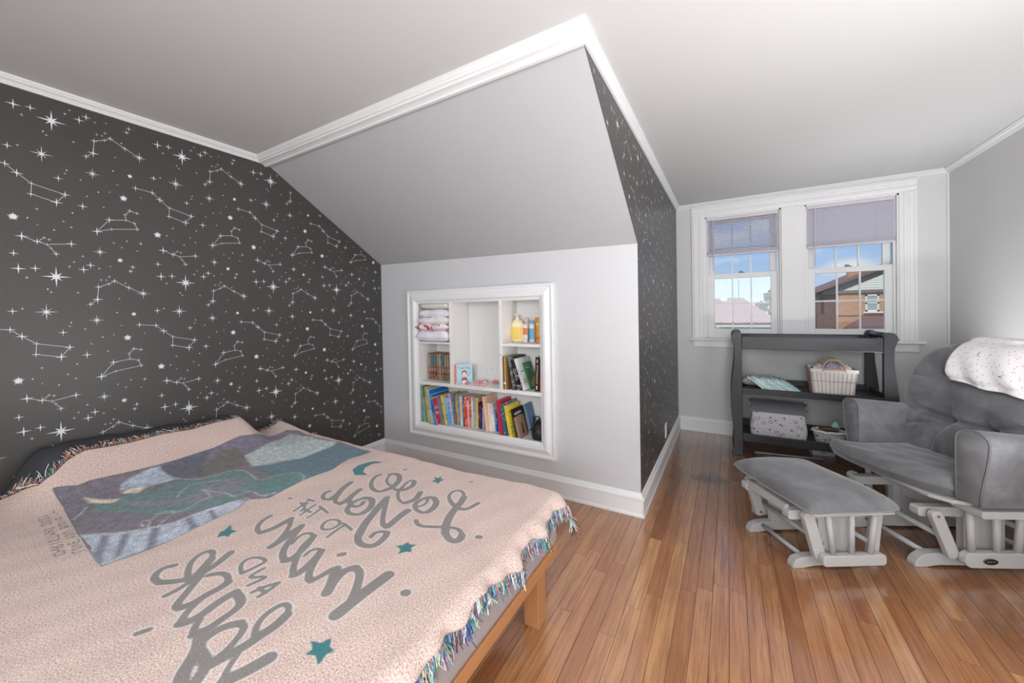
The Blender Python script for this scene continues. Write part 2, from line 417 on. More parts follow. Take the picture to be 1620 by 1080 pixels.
SMALL = [(-.635,2.137,.009),(-.505,2.196,.009),(-.405,2.196,.008),(-.565,2.075,.008),(-.48,2.075,.008),(-.575,2.088,.004),(-.65,2.0,.008),(-.51,1.918,.007),(-.505,1.935,.004),
 (-.46,1.903,.007),(-.335,2.05,.006),(-.36,1.87,.006),(-.33,1.915,.006),(-.44,1.83,.007),(-.383,1.79,.007),(-.6,1.735,.008),(-.49,1.74,.004),(-.52,1.695,.007),(-.495,1.672,.008),
 (-.6,1.665,.005),(-.628,1.69,.004),(-.35,1.62,.007),(-.32,1.6,.007),(-.30,1.635,.004),(-.26,1.59,.006),(-.245,1.63,.012),(-.46,1.54,.008),(-.49,1.51,.007),(-.435,1.5,.020),(-.67,1.53,.018),(-.61,1.47,.020),
 (-.28,1.505,.015),(-.365,1.50,.006),(-.31,2.13,.004),(-.345,1.98,.004),(-.40,1.86,.004),(-.24,1.87,.005),(-.55,1.44+.21,.004)]
def flat(mb, pts, c):                               # fan of a star outline (on the y-z plane, x = 0)
    n = len(pts); vs = [(0,c[0],c[1])] + [(0,c[0]+a,c[1]+b) for a, b in pts]
    mb.add(vs, [(0,1+k,1+(k+1)%n) for k in range(n)])
def seg(mb, a, b, w=.0016):
    d = Vector((b[0]-a[0], b[1]-a[1])); L = d.length; d /= L; nn = Vector((-d.y,d.x))*w/2
    a2 = Vector(a)+d*.006; b2 = Vector(b)-d*.006
    mb.add([(0,a2.x-nn.x,a2.y-nn.y),(0,b2.x-nn.x,b2.y-nn.y),(0,b2.x+nn.x,b2.y+nn.y),(0,a2.x+nn.x,a2.y+nn.y)], [(0,1,2,3)])
SHAPE = {'B':BIG,'8':S8,'4':S4,'X':S10}
def con_mb(key, ok):
    pts, ed, rr = CONST[key]; mb = MB(); good = [ok(p) for p in pts]
    for a, b in ed:
        if good[a] and good[b]: seg(mb, pts[a], pts[b])
    for p, r, g in zip(pts, rr, good):
        if g: flat(mb, (S8 if r > .03 else S4)(r), p)
    return mb, all(good), any(good)
CME = {}
def stencil(parent, x, inside, ylo, yhi):
    sm = MB()
    for i in range(-2, 9):
        for j in range(-1, 4):
            ty, tz = T0[0]+i*TW, T0[1]-j*TH
            if ty+.35 < ylo or ty-.25 > yhi: continue
            for key in CONST:
                mb, al, an = con_mb(key, lambda p: inside(ty+p[0], tz+p[1], .022))
                if not an: continue
                if al:
                    if key not in CME: CME[key] = mb.mesh('constellation', m_print)
                    me = CME[key]
                else: me = mb.mesh('constellation', m_print)
                link('constellation', me, parent, (x, ty, tz))
            for (a, b, k, r) in STARS:
                y, z = ty+a-T0[0], tz+b-T0[1]
                if not inside(y, z, r*.95): continue
                if (k, r) not in CME:
                    q = MB(); flat(q, SHAPE[k](r), (0,0)); CME[(k, r)] = q.mesh('painted_star', m_print)
                link('painted_star', CME[(k, r)], parent, (x, y, z))
            for (a, b, r) in SMALL:
                y, z = ty+a-T0[0], tz+b-T0[1]
                if inside(y, z, r): flat(sm, S4(r) if r > .0045 else star_poly(r*.7, 6, .95), (y, z))
    o = put('small_star_print', sm, m_print, parent, fix=False); o.location.x = x; o['kind'] = 'stuff'
stencil(wall_left, .0012, lambda y, z, r: -1.4 < y < YK-r-.004 and .15+r < z < 2.245-r and z < slope_z(y)-r*1.15-.004, -1.4, YK)
stencil(wall_cheek, XW+.0032, lambda y, z, r: YSC+.1 < y < YW-r-.004 and .145+r < z < 2.245-r and (y > YK+.004+r or z > slope_z(y,XW)+r*1.15+.004), .4, YW)

# ---- outlet on the cheek wall
m_plas = mat('white_plastic_cover', (236,236,234), .4, .01)
m_slot = mat('dark_outlet_slot', (40,40,42), .6)
def outlet(name, label, loc, rot, horiz=False):
    t = thing(name, label, 'outlet', loc, rot=rot)
    a, b = (.058,.036) if horiz else (.036,.058)
    put('cover_plate', MB().box(-a,-.006,-b,a,0,b), m_plas, t, bevel=.002)
    for s in (-1,1):
        c = (s*.022,0) if horiz else (0,s*.022)
        q = MB(); q.prism([(c[0]+.015*math.cos(k*PI/8), c[1]+.0135*math.sin(k*PI/8)) for k in range(16)], 'y', -.0085, -.0055)
        r_ = put('receptacle', q, m_plas, t)
        q = MB()
        for dx in (-.005,.005):
            p, w_ = ((c[0]+0,c[1]+dx),(.004,.001)) if horiz else ((c[0]+dx,c[1]),(.001,.004))
            q.box(p[0]-w_[0],-.0092,p[1]-w_[1],p[0]+w_[0],-.008,p[1]+w_[1])
        put('slot', q, m_slot, r_)
    return t
outlet('wall_outlet', 'small white outlet low on the dark starry dormer wall', (XW+.002,2.43,.24), (0,0,PI/2))
# ================================================================ WINDOWS
m_sash = mat('white_vinyl_sash', (226,226,226), .4, .015)
m_casing = mat('white_window_casing', (228,228,229), .4, .015, 6, .05, 40)
def glass_mat():
    t = NT('window_glass'); t.t.nodes.remove(t.b)
    tr = t.n('ShaderNodeBsdfTransparent'); tr.inputs[0].default_value = (.96,.98,.98,1)
    gl = t.n('ShaderNodeBsdfGlossy'); gl.inputs['Roughness'].default_value = .02
    fr = t.n('ShaderNodeFresnel'); fr.inputs[0].default_value = 1.3
    mx = t.n('ShaderNodeMixShader'); t.l(fr.outputs[0], mx.inputs[0]); t.l(tr.outputs[0], mx.inputs[1]); t.l(gl.outputs[0], mx.inputs[2])
    t.l(mx.outputs[0], t.out.inputs[0]); return t.m
m_glass = glass_mat()
def slat_mat():
    t = NT('translucent_white_blind'); t.set(lin((240,238,244)), .5)
    tl = t.n('ShaderNodeBsdfTranslucent'); tl.inputs[0].default_value = (*lin((248,246,252)),1)
    mx = t.n('ShaderNodeMixShader'); mx.inputs[0].default_value = .6
    t.l(t.b.outputs[0], mx.inputs[1]); t.l(tl.outputs[0], mx.inputs[2]); t.l(mx.outputs[0], t.out.inputs[0]); return t.m
m_slat = slat_mat()
m_rail = mat('pale_grey_blind_rail', (206,202,210), .4, .02)
m_metal = mat('brushed_nickel', (150,150,152), .35, .05, Metallic=.9)
m_lock = mat('grey_sash_lock', (120,124,130), .45, .05)

cas = sempty('trim_7', 'white fluted casing around the pair of windows')
def flute(x0, x1, z0, z1, vert=True):
    w = x1-x0 if vert else z1-z0
    prof = [(0,0),(0,.020),(.012,.020),(.016,.024),(.022,.020),(.5*w-.008,.020),(.5*w-.004,.016),(.5*w+.004,.016),(.5*w+.008,.020),(w-.026,.020),(w-.022,.016),(w-.012,.012),(w,.012),(w,0)]
    return prof
def casing(name, x0, x1, z0, z1, vert, flip=False):
    mb = MB(); pr = flute(x0, x1, z0, z1, vert)
    if vert:
        pts = [((x1-a) if flip else (x0+a), YW-b) for a, b in pr]; mb.prism(pts, 'z', z0, z1)
    else:
        pts = [(YW-b, (z1-a)) for a, b in pr]; mb.prism(pts, 'x', x0, x1)
    return put(name, mb, m_casing, cas)
casing('side_casing', 2.31, 2.425, .945, 2.14, True)
casing('side_casing', 3.806, 3.905, .945, 2.14, True, True)
casing('head_casing', 2.31, 3.905, 2.14, 2.245, False)
put('mullion', MB().box(3.036,YW-.016,.945,3.205,YW,2.14), m_casing, cas, bevel=.003)
put('stool', MB().box(2.283,YW-.055,.922,3.947,YW+.05,.944), m_casing, cas, bevel=.006)
put('apron', MB().box(2.315,YW-.018,.856,3.914,YW,.922), m_casing, cas, bevel=.003)

def sash(win, name, x0, x1, z0, z1, y, st, rt, rb, cols, rows, locks=False):
    """one sash: frame + muntins + separate panes"""
    o = put(name, MB().box(x0,y,z0,x0+st,y+.03,z1).box(x1-st,y,z0,x1,y+.03,z1).box(x0+st,y,z0,x1-st,y+.03,z0+rb).box(x0+st,y,z1-rt,x1-st,y+.03,z1), m_sash, win, bevel=.002)
    gx0, gx1, gz0, gz1 = x0+st, x1-st, z0+rb, z1-rt
    mw = .012
    for c in range(1, cols):
        xc = gx0+(gx1-gx0)*c/cols
        put('muntin', MB().box(xc-mw/2,y+.006,gz0,xc+mw/2,y+.022,gz1), m_sash, o)
    for r in range(1, rows):
        zc = gz0+(gz1-gz0)*r/rows
        put('muntin', MB().box(gx0,y+.007,zc-mw/2,gx1,y+.021,zc+mw/2), m_sash, o)
    for c in range(cols):
        for r in range(rows):
            a0 = gx0+(gx1-gx0)*c/cols; a1 = gx0+(gx1-gx0)*(c+1)/cols; b0 = gz0+(gz1-gz0)*r/rows; b1 = gz0+(gz1-gz0)*(r+1)/rows
            put('pane', MB().box(a0+.001,y+.013,b0+.001,a1-.001,y+.016,b1-.001), m_glass, o)
    if locks:
        xc = (x0+x1)/2
        put('sash_lock', MB().prism([(xc-.03,z1),(xc+.03,z1),(xc+.02,z1+.008),(xc+.008,z1+.012),(xc+.004,z1+.02),(xc-.022,z1+.02),(xc-.022,z1+.014),(xc-.016,z1+.009)], 'y', y+.004, y+.022), m_lock, o, bevel=.001)
    return o
for n, (x0, x1) in enumerate(OX):
    w = sempty('window_%d' % (n+1), 'double-hung window with a divided sash, ' + ('left of the pair' if n == 0 else 'right of the pair'))
    fr = MB()
    fr.box(x0,YW+.001,OZ0,x0+.012,YW+.15,OZ1).box(x1-.012,YW+.001,OZ0,x1,YW+.15,OZ1).box(x0,YW+.001,OZ1-.012,x1,YW+.15,OZ1).box(x0,YW+.05,OZ0-.018,x1,YW+.16,OZ0+.004)
    put('jamb', fr, m_sash, w)
    put('stop_bead', MB().box(x0+.012,YW+.03,OZ0,x0+.028,YW+.045,OZ1-.012).box(x1-.028,YW+.03,OZ0,x1-.012,YW+.045,OZ1-.012), m_sash, w, bevel=.003)
    lx0, lx1 = x0+.026, x1-.026
    sash(w, 'lower_sash', lx0, lx1, .962, 1.574, YW+.046, .050, .046, .075, 3, 2, True)
    sash(w, 'upper_sash', lx0+.006, lx1-.006, 1.535, 2.126, YW+.082, .046, .05, .04, 3, 2)
    # ---- venetian blind
    nm = ('half-raised white slat blind in the left window, slats slightly open' if n == 0 else 'half-raised white slat blind in the right window, slats closed')
    b = thing('window_blind', nm, 'blind', ((x0+x1)/2, YW+.022, 2.128), group=None)
    hw = (x1-x0)/2-.016
    put('head_rail', MB().box(-hw,-.016,-.028,hw,.014,0), m_rail, b, bevel=.003)
    nsl = 22; ang = math.radians(30 if n == 0 else 48)
    prof = []
    for k in range(5):
        u = -1+k/2; a = .0125*u; bz = .0018*(1-u*u); prof.append((a*math.cos(ang)-bz*math.sin(ang), a*math.sin(ang)+bz*math.cos(ang)))
    prof += [(p[0]+.0004, p[1]-.0005) for p in prof[::-1]]
    sl_me = MB().prism([(p[0], p[1]) for p in prof], 'x', -hw+.003, hw-.003).mesh('slat', m_slat)
    zb = -.372
    for k in range(nsl):
        link('slat', sl_me, b, (0, 0, -.038 - k*(abs(zb)-.062)/(nsl-1)))
    put('bottom_rail', MB().box(-hw,-.013,zb-.004,hw,.013,zb+.012), m_rail, b, bevel=.003)
    stk = MB()
    for k in range(9): stk.box(-hw+.002,-.0125,zb+.0125+k*.0022,hw-.002,.0125,zb+.0139+k*.0022)
    put('slat_stack', stk, m_rail, b)
    for xx in (-.58*hw, .58*hw):
        put('lift_cord', MB().tube([(xx,-.014,-.02),(xx,-.014,zb-.006)], .0009, 5), m_rail, b)
        put('cord_button', MB().tube([(xx,0,zb-.010),(xx,0,zb-.004)], .005, 8), m_rail, b)
    wx = -hw+.055
    wl_ = .50 if n == 0 else .52
    put('tilt_wand', MB().tube([(wx,-.024,-.02),(wx,-.028,-.02-wl_)], .0038, 8), m_rail, b)
# added rear window, unseen, framing the rear fill light
w3 = sempty('window_3', 'added unseen window behind the viewer')
put('frame', MB().box(1.9,YB-.1,.85,1.95,YB,2.05).box(3.45,YB-.1,.85,3.5,YB,2.05).box(1.95,YB-.1,.85,3.45,YB,.9).box(1.95,YB-.1,2.0,3.45,YB,2.05).box(2.67,YB-.08,.9,2.73,YB-.02,2.0), m_sash, w3)
put('pane', MB().box(1.95,YB-.06,.9,3.45,YB-.055,2.0), m_glass, w3)

# ================================================================ OUTDOORS
def brick_mat(name, c1, c2, mort):
    t = NT(name); br = t.n('ShaderNodeTexBrick'); p = t.obj()
    sw = t.n('ShaderNodeSeparateXYZ'); t.l(p, sw.inputs[0]); cb = t.n('ShaderNodeCombineXYZ')
    t.l(t.math('ADD', sw.outputs['X'], sw.outputs['Y']), cb.inputs[0]); t.l(sw.outputs['Z'], cb.inputs[1]); t.l(cb.outputs[0], br.inputs['Vector'])
    br.inputs['Color1'].default_value = (*lin(c1),1); br.inputs['Color2'].default_value = (*lin(c2),1); br.inputs['Mortar'].default_value = (*lin(mort),1)
    br.inputs['Scale'].default_value = 1; br.inputs['Brick Width'].default_value = .21; br.inputs['Row Height'].default_value = .075; br.inputs['Mortar Size'].default_value = .008
    t.set(br.outputs['Color'], .9); return t.m
def shingle_mat(name, c1, c2):
    t = NT(name); p = t.obj()
    wv = t.noise(t.map(p, (1.0,1.0,22)), 1.5, 4); n2 = t.noise(p, 9, 3)
    t.set(t.mix(t.math('MULTIPLY', t.math('ADD', wv, n2), .5), lin(c1), lin(c2)), .9); return t.m
m_bro = brick_mat('orange_brick', (214,158,118), (202,144,106), (206,176,150))
m_brb = brick_mat('brown_and_shaded_brick', (128,100,90), (112,86,78), (140,118,108))
m_roofp = shingle_mat('pink_shingles', (138,102,97), (186,156,149))
m_roofb = shingle_mat('brown_shingles', (128,98,92), (150,118,110))
m_siding = mat('cream_siding', (240,236,222), .7, .02)
m_leaf = mat('tree_leaves', (88,112,66), .8, .35, 3)
m_bark = mat('bark', (90,78,66), .9)
m_grass = mat('lawn', (120,140,80), .9, .2, 1)
m_greyroof = mat('grey_eave_boards', (140,128,124), .8)
struct(put('ground', MB().box(-120,3.8,-3.4,140,260,-3.2), m_grass), 'lawns and yards outside')
def P(x, y, Y, base=16.0):                          # similar triangles: outline measured on y = 16, set out at distance Y
    k = (Y+1.023)/(base+1.023); return 2.628+(x-2.628)*k, 1.235+(y-1.235)*k
Y1 = 31.0
h = thing('brick_house', 'orange brick house with cream gable seen through the right window', 'house', (7.2,Y1,-3.2))
def hp(x, z): a, b = P(x, z, Y1); return a-7.2, b+3.2
cx0, _ = hp(5.70,0); cx1 = cx0+7.2
_, ez = hp(0,1.70); pkx, pkz = hp(7.05,2.47)
mid = (cx0+cx1)/2
put('wall', MB().box(cx0,0,0,cx1,9,ez), m_bro, h)
lx0, _ = hp(5.20,0)
put('side_wing', MB().box(lx0,.5,0,cx0-.01,8,ez-.05), m_brb, h)  # shade on this recessed face is put into its darker brick colour
gz = hp(0,1.76)[1]; sl0 = hp(5.86,1.78); 
slope = (pkz-gz)/(pkx-sl0[0])
gx1 = pkx + (pkx-sl0[0])
put('gable_siding', MB().prism([(sl0[0],gz-.02),(gx1,gz-.02),(pkx,pkz-.25)], 'y', -.03, .2), m_siding, h)
for k in range(1, 7):
    zz = gz+(pkz-.25-gz)*k/7.5; hw_ = (gx1-sl0[0])/2*(1-k/7.5)
    put('siding_board', MB().prism([(pkx-hw_-.1,zz-.02),(pkx+hw_+.1,zz-.02),(pkx+hw_,zz),(pkx-hw_,zz)], 'y', -.055, -.028), m_siding, h)
put('eave_band', MB().box(cx0-.1,-.14,ez-.08,cx1+.2,0,gz-.04), m_greyroof, h)
rl = hp(5.17,1.695)
put('gable_wall', MB().prism([(rl[0]+.3,rl[1]-.1),(rl[0]+.3,rl[1]+.06),(pkx,pkz+.10),(gx1+1.9,rl[1]+.06),(gx1+1.9,rl[1]-.1)], 'y', .21, 8.8), m_greyroof, h)
put('roof', MB().prism([(rl[0]-.05,rl[1]),(rl[0]-.05,rl[1]+.12),(pkx,pkz+.32),(gx1+2.2,rl[1]+.12),(gx1+2.2,rl[1]),(pkx,pkz+.05)], 'y', -.16, 9.4), m_roofb, h)
a = hp(6.12,2.0); b_ = hp(6.25,2.33)
put('chimney', MB().box(a[0],1.2,a[1]-.6,b_[0]+.25,1.9,b_[1]+.35).box(a[0]-.06,1.14,b_[1]+.35,b_[0]+.31,1.96,b_[1]+.45), m_bro, h)
a = hp(6.385,1.045); b_ = hp(6.71,1.59)
wn_ = put('window', MB().box(a[0],-.05,a[1],a[0]+.09,.05,b_[1]).box(b_[0]-.09,-.05,a[1],b_[0],.05,b_[1]).box(a[0],-.05,b_[1]-.09,b_[0],.05,b_[1]).box(a[0],-.05,a[1],b_[0],.05,a[1]+.09).box(a[0],-.05,(a[1]+b_[1])/2-.04,b_[0],.05,(a[1]+b_[1])/2+.04), m_siding, h)
m_far = mat('far_window_curtain', (178,184,178), .4, .05)
for s in (0,1):
    z0_ = a[1]+.09 if s == 0 else (a[1]+b_[1])/2+.04; z1_ = (a[1]+b_[1])/2-.04 if s == 0 else b_[1]-.09
    put('pane', MB().box(a[0]+.09,-.02,z0_,b_[0]-.09,.02,z1_), m_far, wn_)
put('window_sill', MB().box(a[0]-.1,-.12,a[1]-.1,b_[0]+.15,0,a[1]), m_siding, h)
zc = hp(0,.93)[1]
put('brick_course', MB().box(cx0,-.03,zc-.06,cx1,0,zc), m_brb, h)
p1, p2, p3 = hp(5.84,.62), hp(6.30,.866), hp(7.6,.866)
q = MB(); q.loft([[(p1[0],-2.2,p1[1]),(p3[0],-2.2,p1[1]),(p3[0],-2.2,p1[1]-.18),(p1[0],-2.2,p1[1]-.18)], [(p2[0],-.02,p2[1]),(p3[0],-.02,p2[1]),(p3[0],-.02,p1[1]-.18),(p1[0],-.02,p1[1]-.18)]])
put('porch_roof', q, m_roofb, h)
put('porch_wall', MB().box(p1[0]+.3,-1.9,0,p3[0]-.3,-.05,p1[1]-.2), m_brb, h)
s0 = hp(5.32,1.0); s1_ = hp(5.38,1.62)
put('wing_window', MB().box(s0[0],.44,s0[1],s1_[0],.52,s1_[1]), mat('dark_far_window', (70,62,60), .4), h)
# bungalow with the pink roof
Y2 = 24.0
h2 = thing('bungalow', 'low house with pink shingled hip roof seen through the left window', 'house', (2.2,Y2,-3.2))
def h2p(x, z): a, b = P(x, z, Y2); return a-2.2, b+3.2
e0 = h2p(1.4,.655); e1 = h2p(4.3,.62); r0 = h2p(1.5,1.40); r1 = h2p(2.92,1.385)
ee = e1[1]-.02
q = MB(); q.add([(e0[0]-3,-.3,ee),(e1[0],-.3,ee),(e1[0],6.5,ee),(e0[0]-3,6.5,ee),(r0[0]-2,3.1,r1[1]+.42),(r1[0]+.25,3.1,r1[1]+.42),
  (e0[0]-3,-.3,ee-.12),(e1[0],-.3,ee-.12),(e1[0],6.5,ee-.12),(e0[0]-3,6.5,ee-.12)],
  [(0,1,5,4),(1,2,5),(2,3,4,5),(3,0,4),(9,8,7,6),(0,6,7,1),(1,7,8,2),(2,8,9,3),(3,9,6,0)])
put('roof', q, m_roofp, h2)
put('gutter', MB().box(e0[0]-3.05,-.42,ee-.12,e1[0]+.05,-.3,ee+.02), m_siding, h2)
put('wall', MB().box(e0[0]-2.6,.1,0,e1[0]-.4,6.1,ee-.12), m_brb, h2)
put('roof_vent', MB().box(r1[0]-.9,2.7,r1[1]+.1,r1[0]-.55,2.95,r1[1]+.45), m_siding, h2)
# trees, far tree line, street lamp pole
def blob(mb, c, r, rnd, n=26):
    for _ in range(n):
        v = Vector((rnd.gauss(0,1),rnd.gauss(0,1),rnd.gauss(0,1))).normalized()*r*rnd.uniform(.3,1.0)
        p = Vector(c)+Vector((v.x,v.y,v.z*.8)); s = r*rnd.uniform(.18,.34)
        ax = Vector((rnd.gauss(0,1),rnd.gauss(0,1),rnd.gauss(0,1))).normalized(); a = ax.orthogonal().normalized()*s; b2 = ax.cross(a).normalized()*s*.8
        ax *= s*.5
        mb.add([p+a,p+b2,p-a,p-b2,p+ax,p-ax], [(0,1,4),(1,2,4),(2,3,4),(3,0,4),(1,0,5),(2,1,5),(3,2,5),(0,3,5)])
def tree(name, label, px, pz, Y, r, seed, group, m=m_leaf):
    x, z = P(px, pz, Y); rnd = random.Random(seed)
    t = thing(name, label, 'tree', (x,Y,-3.2), group=group)
    mb = MB(); H_ = z+3.2
    for k in range(5): blob(mb, (rnd.uniform(-.5,.5)*r, rnd.uniform(-.5,.5)*r, H_-r*(.6+.35*k)), r*rnd.uniform(.6,.9), rnd, 34)
    put('crown', mb, m, t)
    put('trunk', MB().tube([(0,0,0),(.1,0,H_*.5),(0,0,H_-r*.5)], [.22,.16,.06], 7), m_bark, t)
tree('leafy_tree', 'green leafy tree beside the pink roof, edge of the left window', 3.98, 1.92, 48, 1.9, 5, 'trees outside')
tree('leafy_tree', 'low green tree behind the pink roof, right end of its ridge', 3.45, 1.50, 60, 2.4, 6, 'trees outside')
m_bush = mat('bright_bush', (178,196,84), .8, .2, 4)
tree('garden_bush', 'bright yellow-green bush in front of the pink roof', 2.2, .62, 20, .7, 9, None, m_bush)
rnd = random.Random(11); mb = MB()
for k in range(70):
    blob(mb, (-40+k*2.0, 120+rnd.uniform(-6,6), rnd.uniform(-1,2.1)), rnd.uniform(2.0,3.4), rnd, 12)
o = tag(put('far_tree_line', mb, mat('hazy_far_trees', (112,128,120), .9, .2, 1)), 'hazy line of distant trees on the horizon', 'trees'); o['kind'] = 'stuff'
px_, pz_ = P(2.92, 2.20, 85)
t = thing('street_lamp', 'thin tall street lamp pole far outside the left window', 'street lamp', (px_,85,-3.2))
put('pole', MB().tube([(0,0,0),(0,0,pz_+3.2)], [.1,.06], 7), mat('grey_pole', (120,126,134), .6), t)
put('lamp_head', MB().box(-.12,-.3,pz_+3.15,.12,.3,pz_+3.3), mat('grey_pole', (120,126,134), .6), t)
# ================================================================ BUILT-IN BOOKCASE
m_shelf = mat('white_shelf_paint', (234,233,231), .5, .02, 6, .08, 50)
YN = 1.625                                          # back of the niche
bc = thing('built_in_bookcase', 'white built-in bookcase with moulded frame set in the knee wall', 'bookcase', (0,YK,0))
def bpart(name, x0, y0, z0, x1, y1, z1, bev=.0015): return put(name, MB().box(x0,y0-YK,z0,x1,y1-YK,z1), m_shelf, bc, bevel=bev)
bpart('back_panel', .41, YN, .32, 1.565, YN+.012, 1.355)
bpart('side_panel', .412, YK-.005, .32, .43, YN, 1.355); bpart('side_panel', 1.545, YK-.005, .32, 1.563, YN, 1.355)
bpart('top_panel', .43, YK-.005, 1.338, 1.545, YN, 1.355); bpart('bottom_panel', .43, YK-.012, .32, 1.545, YN, .337)
bpart('divider', .752, YK-.010, .684, .778, YN, 1.338); bpart('divider', 1.205, YK-.010, .684, 1.230, YN, 1.338)
bpart('shelf', .43, YK-.012, .658, 1.545, YN, .684); bpart('shelf', .43, YK-.006, .993, .752, YN, 1.008); bpart('shelf', 1.230, YK-.008, .993, 1.545, YN, 1.013)
FP = [(0,0),(0,.024),(.012,.026),(.016,.020),(.030,.018),(.045,.024),(.060,.030),(.078,.028),(.086,.018),(.090,.014),(.098,.012),(.106,.008),(.106,0)]
FX0, FX1, FZ0, FZ1 = .325, 1.632, .240, 1.424
q = [((FX0,FZ0),(FX1,FZ0),(1,1),(-1,1)), ((FX1,FZ0),(FX1,FZ1),(-1,1),(-1,-1)), ((FX1,FZ1),(FX0,FZ1),(-1,-1),(1,-1)), ((FX0,FZ1),(FX0,FZ0),(1,-1),(1,1))]
for a, b, da, db in q:
    A = [(a[0]+da[0]*w, -o, a[1]+da[1]*w) for w, o in FP]; B = [(b[0]+db[0]*w, -o, b[1]+db[1]*w) for w, o in FP]
    put('frame_moulding', MB().loft([A,B]), m_trim, bc)
put('peg_hole', MB().tube([(1.2175,-.0115,.93),(1.2175,-.0095,.93)], .004, 8), m_slot, bc)
outlet('shelf_outlet', 'white sideways outlet on the back of the bookcase', (.978,YN,.778), (0,0,0), True)

# ---- books
m_pages = mat('book_pages', (232,226,212), .8, .05, 200)
BM = {}
def cover_mat(rgb, ink, style):
    k = (rgb, ink, style)
    if k in BM: return BM[k]
    t = NT('book_cover'); p = t.obj(); sp = t.n('ShaderNodeSeparateXYZ'); t.l(p, sp.inputs[0])
    base = t.mix(t.noise(p, 30, 3), tuple(x*.92 for x in lin(rgb)), tuple(min(1,x*1.06) for x in lin(rgb)))
    if style == 'spine':                            # lettering running down the spine
        n = t.noise(t.map(p, (260,0,70), (rgb[0]*.1,0,rgb[1]*.1)), 1.0, 2)
        m_ = t.ramp(n, (.50,0.0),(.54,1.0))
        n2 = t.ramp(t.noise(t.map(p, (0,0,9), (0,0,rgb[2]*.13)), 1.0, 1), (.46,0.0),(.50,1.0))
        base = t.mix(t.math('MULTIPLY', t.math('MULTIPLY', m_, n2), .6), base, lin(ink))
    elif style == 'spine2':                         # hand-lettered title, too small to read
        base = t.mix(t.ramp(t.noise(t.map(p, (1,190,110)), 1.0, 1), (.44,0.0),(.48,1.0)), base, lin(ink))
    elif style == 'art':                            # illustrated cover
        v = t.n('ShaderNodeTexVoronoi'); v.inputs['Scale'].default_value = 26; t.l(p, v.inputs['Vector'])
        pal = t.mix(.75, v.outputs['Color'], lin(ink)); n = t.ramp(t.noise(p, 14, 2), (.50,0.0),(.55,1.0))
        base = t.mix(t.math('MULTIPLY', n, .7), base, pal)
    elif style == 'dots':
        v = t.n('ShaderNodeTexVoronoi'); v.inputs['Scale'].default_value = 55; t.l(p, v.inputs['Vector'])
        base = t.mix(t.ramp(v.outputs['Distance'], (.20,1.0),(.26,0.0)), base, lin(ink))
    elif style == 'old':                            # worn vintage jacket
        n = t.ramp(t.noise(t.map(p, (60,60,30)), 1.0, 4, .7), (.46,0.0),(.60,1.0))
        base = t.mix(n, base, lin(ink))
    t.set(base, .45); BM[k] = t.m; return t.m
def book(label, x, y, z0, th, h, d, lean, rgb, ink=(240,235,220), style='spine', group=None, yaw=0, extra=None):
    """x = lower left edge of the spine, y = spine plane, lean > 0 tips the top to the left"""
    t = thing('book', label, 'book', (x, y, z0), rot=(0, -math.radians(lean), yaw), group=group)
    c = .0022 if th > .008 else .0012
    put('cover', MB().box(0,0,0,c,d,h).box(th-c,0,0,th,d,h).box(c,0,0,th-c,c,h), cover_mat(rgb, ink, style), t)
    put('pages', MB().box(c,c,.003,th-c,d-.003,h-.003), m_pages, t)
    if extra: extra(t, th, h, d)
    return t
GB = 'picture books in a row on the bottom shelf'
